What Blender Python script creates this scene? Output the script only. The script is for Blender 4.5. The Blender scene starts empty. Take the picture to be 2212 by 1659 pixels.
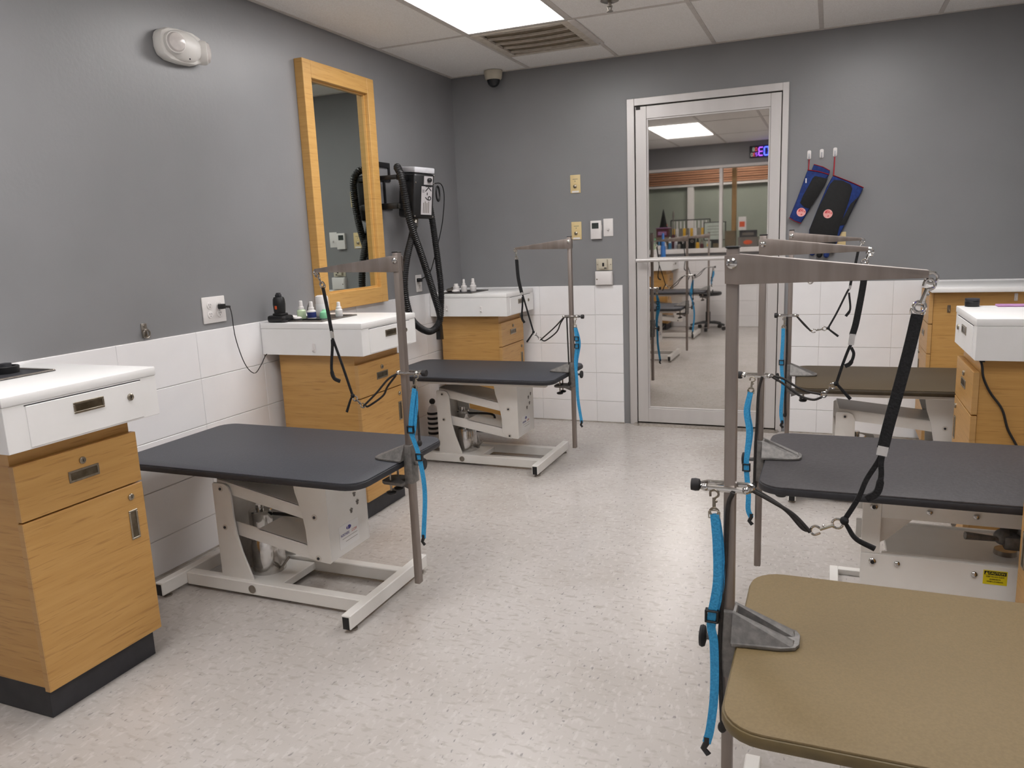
import bpy, bmesh, math, random
from mathutils import Vector, Matrix

# ---------------------------------------------------------------- camera, world, lights, exposure
SC = bpy.context.scene
COL = SC.collection
W_PX, H_PX = 2212, 1659
F_PX = 1656.93
CAM_LOC = Vector((2.5087, -5.1337, 1.3002))
CF = Vector((-0.37841454, 0.90689471, -0.18532246))
CR = Vector((0.92505714, 0.3776017, -0.04106397))
CU = Vector((-0.03273738, 0.18697307, 0.9818194))
cam_data = bpy.data.cameras.new('camera')
cam = bpy.data.objects.new('camera', cam_data)
COL.objects.link(cam)
cam.matrix_world = Matrix(((CR.x, CU.x, -CF.x, CAM_LOC.x), (CR.y, CU.y, -CF.y, CAM_LOC.y),
                           (CR.z, CU.z, -CF.z, CAM_LOC.z), (0, 0, 0, 1)))
cam_data.sensor_fit = 'HORIZONTAL'
cam_data.sensor_width = 36.0
cam_data.lens = 36.0 * F_PX / W_PX
cam_data.clip_start = 0.05
SC.camera = cam
world = bpy.data.worlds.new('world'); SC.world = world; world.use_nodes = True
world.node_tree.nodes['Background'].inputs[0].default_value = (0.75, 0.76, 0.8, 1)
world.node_tree.nodes['Background'].inputs[1].default_value = 0.02
PANEL_EMIT = 9.5
LOBBY_EMIT = 11.0
SC.view_settings.view_transform = 'Standard'
SC.view_settings.look = 'None'
SC.view_settings.gamma = 1.0
SC.view_settings.use_curve_mapping = False
SC.view_settings.exposure = 0.33

# ---------------------------------------------------------------- room dimensions
XR = 3.57      # right wall
YR = -5.66     # rear wall
H = 2.4246     # ceiling
GX = [0.0, .5904, 1.2, 1.8096, 2.4192, 3.0288, XR]
GY = [0.0, -.9857, -2.2049, -3.4241, -4.6433, YR]
ZT = .965
R = random.Random(7)

# ---------------------------------------------------------------- materials
def lin(c):
    return tuple(((v / 255) / 12.92 if v / 255 <= .04045 else ((v / 255 + .055) / 1.055) ** 2.4) for v in c) + (1,)
def base_mat(name, col, rough=.5, metal=0.0, spec=.5):
    m = bpy.data.materials.new(name); m.use_nodes = True
    b = m.node_tree.nodes['Principled BSDF']
    b.inputs['Base Color'].default_value = lin(col)
    b.inputs['Roughness'].default_value = rough
    b.inputs['Metallic'].default_value = metal
    b.inputs['Specular IOR Level'].default_value = spec
    return m
def node(m, t, **kw):
    n = m.node_tree.nodes.new(t)
    for k, v in kw.items():
        setattr(n, k, v)
    return n
def noisy(name, col, col2, rough=.5, metal=0.0, scale=20.0, stretch=(1, 1, 1), bump=0.0, detail=4, ramp=(.35, .65), bscale=None, spec=.5, rvar=0.0):
    """procedural two-tone noise material with optional relief"""
    m = base_mat(name, col, rough, metal, spec)
    L = m.node_tree.links; b = m.node_tree.nodes['Principled BSDF']
    tc = node(m, 'ShaderNodeTexCoord'); mp = node(m, 'ShaderNodeMapping'); mp.inputs['Scale'].default_value = stretch
    L.new(tc.outputs['Object'], mp.inputs['Vector'])
    nz = node(m, 'ShaderNodeTexNoise'); nz.inputs['Scale'].default_value = scale; nz.inputs['Detail'].default_value = detail
    L.new(mp.outputs[0], nz.inputs['Vector'])
    cr = node(m, 'ShaderNodeValToRGB'); cr.color_ramp.elements[0].position = ramp[0]; cr.color_ramp.elements[1].position = ramp[1]
    cr.color_ramp.elements[0].color = lin(col); cr.color_ramp.elements[1].color = lin(col2)
    L.new(nz.outputs['Fac'], cr.inputs['Fac']); L.new(cr.outputs['Color'], b.inputs['Base Color'])
    if rvar:
        mr = node(m, 'ShaderNodeMapRange'); mr.inputs['To Min'].default_value = rough - rvar; mr.inputs['To Max'].default_value = rough + rvar
        L.new(nz.outputs['Fac'], mr.inputs['Value']); L.new(mr.outputs[0], b.inputs['Roughness'])
    if bump:
        n2 = nz
        if bscale:
            n2 = node(m, 'ShaderNodeTexNoise'); n2.inputs['Scale'].default_value = bscale; n2.inputs['Detail'].default_value = 3
            L.new(tc.outputs['Object'], n2.inputs['Vector'])
        bp = node(m, 'ShaderNodeBump'); bp.inputs['Strength'].default_value = bump; bp.inputs['Distance'].default_value = .01
        L.new(n2.outputs['Fac'], bp.inputs['Height']); L.new(bp.outputs[0], b.inputs['Normal'])
    return m
def emit(name, col, s):
    m = base_mat(name, col, .5)
    b = m.node_tree.nodes['Principled BSDF']
    b.inputs['Emission Color'].default_value = lin(col); b.inputs['Emission Strength'].default_value = s
    return m
def floor_mat():
    m = base_mat('vinyl_floor', (196, 190, 184), .28)
    L = m.node_tree.links; b = m.node_tree.nodes['Principled BSDF']
    tc = node(m, 'ShaderNodeTexCoord')
    def n(scale, sx, sy, rot, lo, hi, c0, c1):
        mp = node(m, 'ShaderNodeMapping'); mp.inputs['Scale'].default_value = (sx, sy, 1); mp.inputs['Rotation'].default_value = (0, 0, rot); mp.inputs['Location'].default_value = (3.31, 7.73, .137 + rot)
        L.new(tc.outputs['Object'], mp.inputs['Vector'])
        nz = node(m, 'ShaderNodeTexNoise'); nz.inputs['Scale'].default_value = scale; nz.inputs['Detail'].default_value = 2.5
        L.new(mp.outputs[0], nz.inputs['Vector'])
        cr = node(m, 'ShaderNodeValToRGB'); cr.color_ramp.elements[0].position = lo; cr.color_ramp.elements[1].position = hi
        cr.color_ramp.elements[0].color = c0; cr.color_ramp.elements[1].color = c1
        L.new(nz.outputs['Fac'], cr.inputs['Fac'])
        return cr.outputs['Color']
    cloud = n(3.2, 1, 1, 0, .3, .7, lin((184, 178, 172)), lin((196, 191, 187)))
    white = n(62, 1, .45, .7, .55, .66, (0, 0, 0, 1), (1, 1, 1, 1))
    tan_ = n(58, .45, 1, .4, .55, .68, (0, 0, 0, 1), (1, 1, 1, 1))
    dark = n(88, 1, .42, -.5, .64, .72, (0, 0, 0, 1), (1, 1, 1, 1))
    c = cloud
    for fac, colr, amt in ((white, (205, 201, 197), .5), (tan_, (176, 169, 162), .8), (dark, (140, 136, 134), .8)):
        mx = node(m, 'ShaderNodeMix', data_type='RGBA')
        mu = node(m, 'ShaderNodeMath', operation='MULTIPLY'); mu.inputs[1].default_value = amt
        L.new(fac, mu.inputs[0]); L.new(mu.outputs[0], mx.inputs[0]); L.new(c, mx.inputs[6]); mx.inputs[7].default_value = lin(colr)
        c = mx.outputs[2]
    L.new(c, b.inputs['Base Color'])
    b.inputs['Roughness'].default_value = .25
    return m
def wood_mat(name, c0, c1, c2, rough=.42):
    """laminate with horizontal grain, streaks and darker flecks"""
    m = base_mat(name, c1, rough)
    L = m.node_tree.links; b = m.node_tree.nodes['Principled BSDF']
    tc = node(m, 'ShaderNodeTexCoord')
    def nz(scale, st, detail):
        mp = node(m, 'ShaderNodeMapping'); mp.inputs['Scale'].default_value = st
        L.new(tc.outputs['Object'], mp.inputs['Vector'])
        n = node(m, 'ShaderNodeTexNoise'); n.inputs['Scale'].default_value = scale; n.inputs['Detail'].default_value = detail
        L.new(mp.outputs[0], n.inputs['Vector']); return n.outputs['Fac']
    a = nz(6, (.6, .6, 9), 5); f = nz(15, (.6, .6, 12), 4)
    cr = node(m, 'ShaderNodeValToRGB')
    cr.color_ramp.elements[0].position = .3; cr.color_ramp.elements[0].color = lin(c0)
    cr.color_ramp.elements[1].position = .7; cr.color_ramp.elements[1].color = lin(c1)
    L.new(a, cr.inputs['Fac'])
    fr = node(m, 'ShaderNodeValToRGB'); fr.color_ramp.elements[0].position = .56; fr.color_ramp.elements[0].color = (0, 0, 0, 1)
    fr.color_ramp.elements[1].position = .74; fr.color_ramp.elements[1].color = (.75, .75, .75, 1)
    L.new(f, fr.inputs['Fac'])
    mx = node(m, 'ShaderNodeMix', data_type='RGBA')
    L.new(fr.outputs['Color'], mx.inputs[0]); L.new(cr.outputs['Color'], mx.inputs[6]); mx.inputs[7].default_value = lin(c2)
    L.new(mx.outputs[2], b.inputs['Base Color'])
    return m
M = {}
M['wall'] = noisy('grey_wall_paint', (133, 133, 135), (137, 137, 139), .36, scale=3, bump=.05, bscale=60, spec=.5)
M['wall_dark'] = M['wall']
M['tile'] = noisy('glazed_white_tile', (240, 239, 240), (244, 243, 244), .22, scale=5)
M['grout'] = noisy('pale_grout', (216, 212, 210), (206, 201, 197), .8, scale=30)
M['grime'] = noisy('grimy_base_joint', (150, 140, 128), (190, 184, 178), .8, scale=14)
M['floor'] = floor_mat()
M['ceil'] = noisy('ceiling_tile_fibre', (250, 248, 245), (240, 237, 233), .9, scale=160, bump=.35, detail=3, spec=.2)
M['grid'] = noisy('ceiling_grid_enamel', (214, 208, 202), (204, 198, 192), .5, scale=20)
M['wood'] = wood_mat('oak_laminate', (190, 144, 80), (201, 156, 92), (158, 112, 56))
M['frame_wood'] = wood_mat('mirror_frame_oak', (200, 154, 86), (210, 165, 98), (176, 130, 68))
M['wood_edge'] = wood_mat('laminate_edge_band', (190, 148, 92), (198, 156, 100), (170, 126, 74))
M['white_lam'] = noisy('white_laminate', (240, 239, 237), (243, 242, 241), .35, scale=8)
M['toe'] = noisy('black_rubber_kick', (45, 45, 50), (56, 56, 60), .55, scale=12)
M['chrome'] = noisy('chrome', (205, 203, 200), (190, 188, 186), .14, 1.0, scale=40)
M['steel'] = noisy('brushed_steel', (150, 144, 136), (168, 162, 154), .32, 1.0, scale=60, stretch=(1, 1, .2))
M['nickel'] = noisy('satin_nickel', (150, 142, 128), (172, 164, 150), .3, 1.0, scale=50)
M['pull_in'] = noisy('pull_recess_shade', (96, 88, 74), (128, 118, 102), .35, 1.0, scale=30)
M['pole'] = noisy('grey_pole_metal', (138, 128, 122), (152, 142, 136), .42, .75, scale=40, stretch=(1, 1, .1))
M['cast'] = noisy('cast_aluminium', (112, 110, 108), (134, 131, 128), .5, .6, scale=70, bump=.1)
M['alum'] = noisy('anodised_aluminium', (204, 200, 198), (210, 206, 204), .38, .3, scale=10, stretch=(1, 1, .1))
M['alum_d'] = noisy('aluminium_shadow_gap', (48, 44, 42), (60, 56, 54), .6, .0, scale=20)
M['mirror'] = noisy('mirror_silver', (205, 212, 206), (207, 214, 208), .015, 1.0, scale=1)
M['glass_refl'] = noisy('reflective_glass', (214, 210, 206), (222, 218, 214), .02, 1.0, scale=2)
M['cream'] = noisy('cream_enamel', (238, 236, 232), (232, 229, 224), .38, scale=6)
M['cream_d'] = noisy('cream_enamel_dark', (222, 217, 210), (206, 199, 190), .45, scale=10)  # slightly darker cream for washers and inner plates
M['black'] = noisy('black_plastic', (15, 15, 16), (22, 22, 24), .42, scale=30)
M['rubber'] = noisy('black_rubber', (30, 29, 30), (42, 40, 41), .7, scale=40)
M['nylon'] = noisy('black_nylon_webbing', (12, 12, 14), (26, 26, 28), .85, scale=260, bump=.3)
M['cordm'] = noisy('black_cord', (32, 28, 27), (44, 40, 38), .7, scale=120)
M['blue'] = noisy('blue_nylon_webbing', (58, 160, 212), (40, 138, 192), .7, scale=220, bump=.25)
M['top_grey'] = noisy('slate_rubber_top', (55, 57, 63), (62, 64, 71), .52, scale=160, bump=.12, ramp=(.3, .7))
M['top_dark'] = noisy('charcoal_rubber_top', (54, 51, 53), (64, 61, 63), .6, scale=110, bump=.15)
M['top_edge'] = noisy('black_edge_moulding', (34, 34, 38), (42, 42, 46), .5, scale=40)
M['top_olive'] = noisy('olive_brown_top', (113, 96, 64), (120, 102, 69), .6, scale=220, bump=.06)
M['top_brown'] = noisy('dark_brown_top', (72, 60, 40), (79, 66, 45), .62, scale=200, bump=.06)
M['edge_brown'] = noisy('dark_brown_edge', (54, 44, 28), (62, 51, 33), .5, scale=40)
M['edge_olive'] = noisy('olive_edge_moulding', (92, 78, 46), (102, 86, 52), .5, scale=40)
M['ivory'] = noisy('ivory_plate', (226, 203, 150), (218, 194, 142), .45, scale=8)
M['beige'] = noisy('beige_plastic', (206, 198, 180), (198, 190, 172), .5, scale=8)
M['wplastic'] = noisy('white_plastic', (232, 228, 226), (226, 222, 220), .4, scale=8)
M['lcd'] = noisy('thermostat_display', (52, 58, 56), (60, 66, 64), .25, scale=10)
M['clearp'] = noisy('translucent_lid', (196, 196, 200), (178, 178, 184), .25, scale=14)
M['silverlabel'] = noisy('silver_label', (196, 192, 194), (184, 180, 182), .45, .3, scale=10)
M['lens'] = noisy('frosted_lens', (226, 220, 216), (214, 208, 204), .12, scale=30)
M['ink'] = noisy('black_ink', (26, 24, 26), (32, 30, 32), .6, scale=10)
M['greyink'] = noisy('grey_print', (112, 106, 100), (122, 116, 110), .6, scale=10)
M['blueink'] = noisy('blue_print', (58, 52, 130), (64, 58, 140), .6, scale=10)
M['redink'] = noisy('red_print', (196, 72, 62), (202, 80, 70), .6, scale=10)
M['yellow'] = noisy('yellow_sticker', (226, 208, 26), (220, 200, 20), .45, scale=10)
M['royal'] = noisy('royal_blue_cloth', (26, 56, 124), (20, 42, 102), .8, scale=60, bump=.2)
M['blkcloth'] = noisy('black_leather', (10, 10, 11), (17, 17, 18), .75, scale=70, bump=.2)
M['red'] = noisy('red_binding', (176, 36, 52), (160, 28, 44), .7, scale=50)
M['pinkbadge'] = noisy('pink_badge', (240, 178, 172), (232, 160, 156), .5, scale=40)
M['redbadge'] = noisy('red_badge_print', (214, 84, 86), (206, 74, 78), .5, scale=40)
M['green'] = noisy('mint_green_plastic', (150, 222, 176), (138, 210, 164), .35, scale=10)
M['liquid'] = noisy('pale_green_liquid', (206, 226, 190), (196, 218, 180), .2, scale=10)
M['navy'] = noisy('navy_label', (32, 46, 112), (28, 40, 100), .5, scale=10)
M['orange'] = noisy('orange_print', (220, 92, 48), (212, 84, 40), .5, scale=10)
M['purple'] = noisy('lilac_trim', (178, 132, 176), (168, 122, 166), .7, scale=20)
M['ventm'] = noisy('dusty_vent_enamel', (208, 200, 188), (192, 182, 168), .7, scale=26)
M['ventin'] = noisy('vent_throat', (134, 120, 100), (112, 100, 82), .9, scale=40)
M['smoke'] = noisy('smoked_dome', (30, 32, 36), (36, 38, 42), .12, scale=4)
M['led_b'] = emit('blue_led', (70, 90, 255), 5.0)
M['led_p'] = emit('violet_led', (150, 80, 235), 3.0)
M['led_r'] = emit('red_led', (215, 70, 90), 1.6)
M['led_w'] = emit('pale_led', (190, 205, 190), .8)
M['panel'] = emit('light_diffuser', (255, 252, 251), PANEL_EMIT)
M['lobby_fill'] = emit('lobby_fill_light', (255, 252, 246), LOBBY_EMIT)
M['sage'] = noisy('grey_green_panel', (160, 166, 155), (152, 159, 148), .25, scale=3)
M['slat'] = wood_mat('brown_slat', (176, 126, 98), (190, 142, 112), (130, 88, 64))
M['post'] = wood_mat('tan_post', (176, 138, 86), (186, 148, 96), (150, 112, 66))
M['pane'] = base_mat('window_pane', (255, 255, 255), .0)
_b = M['pane'].node_tree.nodes['Principled BSDF']; _b.inputs['Transmission Weight'].default_value = 1.0; _b.inputs['IOR'].default_value = 1.08
for k_ in ('yellowp', (236, 186, 60)), ('maroon', (96, 40, 48)), ('tealb', (70, 130, 170)), ('brownb', (120, 106, 84)), ('paper', (204, 214, 204)), ('skyb', (60, 120, 190)):
    M[k_[0]] = noisy(k_[0] + '_packaging', k_[1], tuple(max(0, v - 14) for v in k_[1]), .4, scale=18)

# ---------------------------------------------------------------- geometry helpers
def cat(pts, sub=6):
    """Catmull-Rom through the given points"""
    P = [Vector(p) for p in pts]
    if len(P) < 3 or sub < 2: return P
    out = []
    for i in range(len(P) - 1):
        p0 = P[i - 1] if i else P[0] * 2 - P[1]
        p1, p2 = P[i], P[i + 1]
        p3 = P[i + 2] if i + 2 < len(P) else P[-1] * 2 - P[-2]
        for k in range(sub):
            t = k / sub
            out.append(.5 * ((2 * p1) + (p2 - p0) * t + (2 * p0 - 5 * p1 + 4 * p2 - p3) * t * t + (3 * p1 - p0 - 3 * p2 + p3) * t ** 3))
    out.append(P[-1])
    return out
class G:
    def __init__(self): self.bm = bmesh.new()
    def _merge(self, b, mat=None):
        if mat is not None: bmesh.ops.transform(b, matrix=mat, verts=b.verts)
        me = bpy.data.meshes.new('t'); b.to_mesh(me); b.free()
        self.bm.from_mesh(me); bpy.data.meshes.remove(me)
        return self
    def box(self, x0, x1, y0, y1, z0, z1, bev=0.0, seg=2, mat=None):
        x0, x1 = sorted((x0, x1)); y0, y1 = sorted((y0, y1)); z0, z1 = sorted((z0, z1))
        b = bmesh.new()
        v = [b.verts.new((x, y, z)) for x in (x0, x1) for y in (y0, y1) for z in (z0, z1)]
        for f in ((0, 1, 3, 2), (4, 6, 7, 5), (0, 4, 5, 1), (2, 3, 7, 6), (0, 2, 6, 4), (1, 5, 7, 3)):
            b.faces.new([v[i] for i in f])
        bmesh.ops.recalc_face_normals(b, faces=b.faces)
        if bev > 0:
            bev = min(bev, .45 * min(x1 - x0, y1 - y0, z1 - z0))
            bmesh.ops.bevel(b, geom=list(b.edges), offset=bev, segments=seg, affect='EDGES', profile=.5)
        return self._merge(b, mat)
    def prism(self, poly, axis, a0, a1, bev=0.0, mat=None):
        """poly of (p,q); axis 'x': (y,z), 'y': (x,z), 'z': (x,y)"""
        b = bmesh.new()
        def mk(p, a):
            return {'x': (a, p[0], p[1]), 'y': (p[0], a, p[1]), 'z': (p[0], p[1], a)}[axis]
        lo = [b.verts.new(mk(p, a0)) for p in poly]; hi = [b.verts.new(mk(p, a1)) for p in poly]
        b.faces.new(lo); b.faces.new(hi[::-1]); n = len(poly)
        for i in range(n):
            b.faces.new((lo[i], hi[i], hi[(i + 1) % n], lo[(i + 1) % n]))
        bmesh.ops.recalc_face_normals(b, faces=b.faces)
        if bev > 0:
            es = [e for e in b.edges if len(e.link_faces) == 2 and e.calc_face_angle(0) > .6]
            bmesh.ops.bevel(b, geom=es, offset=bev, segments=2, affect='EDGES', profile=.5)
        return self._merge(b, mat)
    def cyl(self, p0, p1, r, n=16, r2=None):
        p0, p1 = Vector(p0), Vector(p1); d = p1 - p0
        b = bmesh.new()
        bmesh.ops.create_cone(b, cap_ends=True, segments=n, radius1=r, radius2=r if r2 is None else r2, depth=d.length)
        q = Vector((0, 0, 1)).rotation_difference(d.normalized())
        return self._merge(b, Matrix.Translation((p0 + p1) / 2) @ q.to_matrix().to_4x4())
    def ball(self, c, r, s=(1, 1, 1), n=14):
        b = bmesh.new(); bmesh.ops.create_uvsphere(b, u_segments=n, v_segments=max(6, n // 2 + 2), radius=r)
        return self._merge(b, Matrix.Translation(c) @ Matrix.Diagonal((s[0], s[1], s[2], 1)))
    def lathe(self, prof, c, n=20, axis='z'):
        """prof: (r,h) list; open ends are capped"""
        b = bmesh.new(); rings = []
        for r, h in prof:
            ring = []
            for i in range(n):
                a = 2 * math.pi * i / n; u, v = r * math.cos(a), r * math.sin(a)
                ring.append(b.verts.new({'z': (u, v, h), 'x': (h, u, v), 'y': (u, h, v)}[axis]))
            rings.append(ring)
        for a_, c_ in zip(rings, rings[1:]):
            for i in range(n):
                b.faces.new((a_[i], a_[(i + 1) % n], c_[(i + 1) % n], c_[i]))
        b.faces.new(rings[0][::-1]); b.faces.new(rings[-1])
        bmesh.ops.remove_doubles(b, verts=b.verts, dist=1e-6)
        bmesh.ops.recalc_face_normals(b, faces=b.faces)
        return self._merge(b, Matrix.Translation(c))
    def sweep(self, pts, w, t=None, n=8, up=(0, 1, 0), square=False, closed=False, radii=None):
        """sweep an ellipse (or rounded rectangle) of width w across the path and thickness t along `up`"""
        t = w if t is None else t
        P = [Vector(p) for p in pts]; up0 = Vector(up).normalized()
        if square: sec = [(-.5, -.5), (.5, -.5), (.5, .5), (-.5, .5)]
        else: sec = [(.5 * math.cos(2 * math.pi * i / n), .5 * math.sin(2 * math.pi * i / n)) for i in range(n)]
        b = bmesh.new(); rings = []
        N = len(P)
        for i, p in enumerate(P):
            a = P[(i - 1) % N] if (i or closed) else P[0]; c = P[(i + 1) % N] if (i < N - 1 or closed) else P[-1]
            d = (c - a).normalized()
            u = up0 - d * up0.dot(d)
            if u.length < 1e-3: u = Vector((1, 0, 0)) - d * d.x
            u.normalize(); s = d.cross(u)
            k = radii[i] if radii else 1.0
            rings.append([b.verts.new(p + s * (w * k * q[0]) + u * (t * k * q[1])) for q in sec])
        m = len(sec); pairs = list(zip(rings, rings[1:]))
        if closed: pairs.append((rings[-1], rings[0]))
        for a_, c_ in pairs:
            for i in range(m): b.faces.new((a_[i], a_[(i + 1) % m], c_[(i + 1) % m], c_[i]))
        if not closed: b.faces.new(rings[0][::-1]); b.faces.new(rings[-1])
        bmesh.ops.recalc_face_normals(b, faces=b.faces)
        return self._merge(b)
    def ring(self, c, r, tr, axis='y', n=18, sx=1.0):
        pts = []
        for i in range(n):
            a = 2 * math.pi * i / n; u, v = r * math.cos(a) * sx, r * math.sin(a)
            pts.append(Vector(c) + Vector({'y': (u, 0, v), 'x': (0, u, v), 'z': (u, v, 0)}[axis]))
        return self.sweep(pts, tr * 2, tr * 2, 8, up={'y': (0, 1, 0), 'x': (1, 0, 0), 'z': (0, 0, 1)}[axis], closed=True)
    def xf(self, mat):
        bmesh.ops.transform(self.bm, matrix=mat, verts=self.bm.verts); return self
    def mesh(self, name, mat, ang=.6):
        me = bpy.data.meshes.new(name)
        for f in self.bm.faces: f.smooth = True
        for e in self.bm.edges:
            e.smooth = len(e.link_faces) == 2 and e.calc_face_angle(0) < ang
        self.bm.to_mesh(me); self.bm.free()
        me.materials.append(M[mat] if isinstance(mat, str) else mat)
        return me
    def make(self, name, mat, parent=None, loc=(0, 0, 0), rot=(0, 0, 0), ang=.6):
        o = bpy.data.objects.new(name, self.mesh(name, mat, ang)); COL.objects.link(o)
        o.location = loc; o.rotation_euler = rot
        if parent: o.parent = parent
        return o
def rrect(x0, x1, y0, y1, r, n=6):
    out = []
    for cx, cy, a0 in ((x1 - r, y1 - r, 0), (x0 + r, y1 - r, 90), (x0 + r, y0 + r, 180), (x1 - r, y0 + r, 270)):
        for i in range(n + 1):
            a = math.radians(a0 + 90 * i / n); out.append((cx + r * math.cos(a), cy + r * math.sin(a)))
    return out
def tag(o, label, c, group=None):
    o['label'] = label; o['category'] = c
    if group: o['group'] = group
    return o
def thing(name, label, c, loc=(0, 0, 0), rz=0.0, group=None):
    o = bpy.data.objects.new(name, None); COL.objects.link(o); o.empty_display_size = .1
    o.location = loc; o.rotation_euler = (0, 0, rz)
    return tag(o, label, c, group)
def struct(o, label=None):
    o['kind'] = 'structure'
    if label: o['label'] = label
    return o
def inst(name, me, parent, loc=(0, 0, 0), rot=(0, 0, 0), scale=None):
    o = bpy.data.objects.new(name, me); COL.objects.link(o); o.location = loc; o.rotation_euler = rot
    if scale: o.scale = scale
    o.parent = parent; return o
def text(body, size, mat, parent, loc, rot, name='lettering', ext=.0004, align='CENTER', sx=1.0):
    cu = bpy.data.curves.new('txt', 'FONT'); cu.body = body; cu.size = size; cu.extrude = ext
    cu.align_x = align; cu.align_y = 'CENTER'
    t = bpy.data.objects.new('txt', cu); COL.objects.link(t)
    dg = bpy.context.evaluated_depsgraph_get()
    me = bpy.data.meshes.new_from_object(t.evaluated_get(dg)); me.name = name
    bpy.data.objects.remove(t); bpy.data.curves.remove(cu)
    me.materials.clear(); me.materials.append(M[mat])
    o = bpy.data.objects.new(name, me); COL.objects.link(o)
    o.location = loc; o.rotation_euler = rot; o.scale = (sx, 1, 1); o.parent = parent
    return o
PI = math.pi

# ================================================================ ROOM SHELL
floor = struct(G().box(-.12, XR + .12, YR - 2.3, .14, -.12, 0).make('floor', 'floor'), 'pale speckled vinyl tile floor')
wl = struct(G().box(-.12, 0, YR, .12, 0, H + .3).make('wall_left', 'wall'), 'grey painted wall with white tiled lower part')
wr = struct(G().box(XR, XR + .12, YR, .12, 0, H + .3).make('wall_right', 'wall'), 'grey painted wall behind the cabinets')
DX0, DX1, DZ = 1.256, 2.25, 2.157
wb = struct(G().box(0, DX0, 0, .12, 0, H + .3).box(DX1, XR, 0, .12, 0, H + .3).box(DX0, DX1, 0, .12, DZ, H + .3).make('wall_back', 'wall'), 'grey painted wall around the glass door')
WX0, WX1, WZ0, WZ1 = .1, 2.42, 1.03, 2.15
wrear = struct(G().box(0, WX0, YR - .12, YR, 0, H + .3).box(WX1, XR, YR - .12, YR, 0, H + .3)
               .box(WX0, WX1, YR - .12, YR, 0, WZ0).box(WX0, WX1, YR - .12, YR, WZ1, H + .3).make('wall_rear', 'wall'), 'grey wall with a wide interior window')
# glazed wall tiles, one object each
ZJ = [0.004, .153, .356, .559, .762, ZT]
_tm = {}
def tile_mesh(w, h):
    k = (round(w, 3), round(h, 3))
    if k not in _tm:
        g = .0013
        _tm[k] = G().box(-w / 2 + .0006, w / 2 - .0006, 0, .009, -h / 2 + g, h / 2 - g, .0016, 1).mesh('wall_tile', 'tile')
    return _tm[k]
def tile_run(wall, edges, place, rotz):
    for a, b in zip(edges, edges[1:]):
        for z0, z1 in zip(ZJ, ZJ[1:]):
            inst('wall_tile', tile_mesh(abs(b - a), z1 - z0), wall, place((a + b) / 2, (z0 + z1) / 2), (0, 0, rotz))
def runs(a, b, ph, step=.4055):
    e = [a]; k = math.ceil((a - ph) / step - 1e-6); v = ph + k * step
    while v < b - .01:
        if v > a + .01: e.append(v)
        v += step
    return e + [b]
# mesh faces +y locally (back at y=0); rotate so that it points into the room
tile_run(wl, runs(YR, 0, -2.222), lambda s, z: (0, s, z), -PI / 2)
tile_run(wr, runs(YR, 0, -2.1), lambda s, z: (XR, s, z), PI / 2)
tile_run(wb, runs(.009, 1.212, .61), lambda s, z: (s, 0, z), PI)
tile_run(wb, runs(2.284, XR - .009, 2.46), lambda s, z: (s, 0, z), PI)
tile_run(wrear, runs(.009, XR - .009, .4), lambda s, z: (s, YR, z), 0)
for w_, bx in ((wl, (0, .0045, YR, 0)), (wr, (XR - .0045, XR, YR, 0)), (wb, (0, 1.211, -.0045, 0)), (wb, (2.285, XR, -.0045, 0)), (wrear, (0, XR, YR, YR + .0045))):
    G().box(*bx, 0, ZT - .001).make('grout_bed', 'grout', w_)
for w_, bx in ((wl, (.009, .014, YR, 0)), (wb, (.009, 1.212, -.014, -.009)), (wb, (2.284, XR - .009, -.014, -.009))):
    G().box(*bx, 0, .006).make('base_joint', 'grime', w_)
# ceiling: slab, grid bars, lay-in tiles
ceil = struct(G().box(0, XR, YR, 0, H + .08, H + .2).make('ceiling', 'ceil'), 'suspended ceiling of white lay-in tiles')
LIGHTS = {(1, 1), (1, 3), (4, 1), (4, 3)}
for i in range(6):
    for j in range(5):
        if (i, j) in LIGHTS: continue
        x0, x1, y0, y1 = GX[i], GX[i + 1], GY[j + 1], GY[j]
        if (i, j) == (1, 0): y0 = -.378
        g = G().box(x0 + .002, x1 - .002, y0 + .002, y1 - .002, H + .003 + R.uniform(0, .002), H + .02, .002, 1)
        g.make('ceiling_tile', 'ceil', ceil)
for i, x in enumerate(GX):
    xx = min(max(x, .012), XR - .012)
    G().box(xx - .012, xx + .012, YR, 0, H, H + .03, .001, 1).make('ceiling_grid_bar', 'grid', ceil)
for j, y in enumerate(GY):
    yy = max(min(y, -.012), YR + .012)
    for i in range(6):
        G().box(GX[i] + .012, GX[i + 1] - .012, yy - .012, yy + .012, H + .0005, H + .03, .001, 1).make('ceiling_grid_bar', 'grid', ceil)
G().box(GX[1] + .012, GX[2] - .012, -.39, -.366, H + .0005, H + .03, .001, 1).make('ceiling_grid_bar', 'grid', ceil)
LL = {(1, 1): 'glowing white ceiling light panel beside the ceiling vent', (1, 3): 'glowing ceiling light panel over the near oak cabinet on the mirror wall',
      (4, 1): 'glowing ceiling light panel above the dark brown grooming table', (4, 3): 'glowing ceiling light panel above the olive tan grooming table'}
for (i, j) in sorted(LIGHTS):
    x0, x1, y0, y1 = GX[i] + .012, GX[i + 1] - .012, GY[j + 1] + .012, GY[j] - .012
    t = thing('ceiling_light', LL[(i, j)], 'light', ((x0 + x1) / 2, (y0 + y1) / 2, H), group='ceiling light panels')
    hx, hy = (x1 - x0) / 2, (y1 - y0) / 2
    G().box(-hx, -hx + .014, -hy, hy, 0, .03).box(hx - .014, hx, -hy, hy, 0, .03).box(-hx + .014, hx - .014, -hy, -hy + .014, 0, .03).box(-hx + .014, hx - .014, hy - .014, hy, 0, .03).box(-hx, hx, -hy, hy, .03, .06).make('frame', 'grid', t)
    G().box(-hx + .014, hx - .014, -hy + .014, hy - .014, .004, .012).make('diffuser', 'panel', t)
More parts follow.
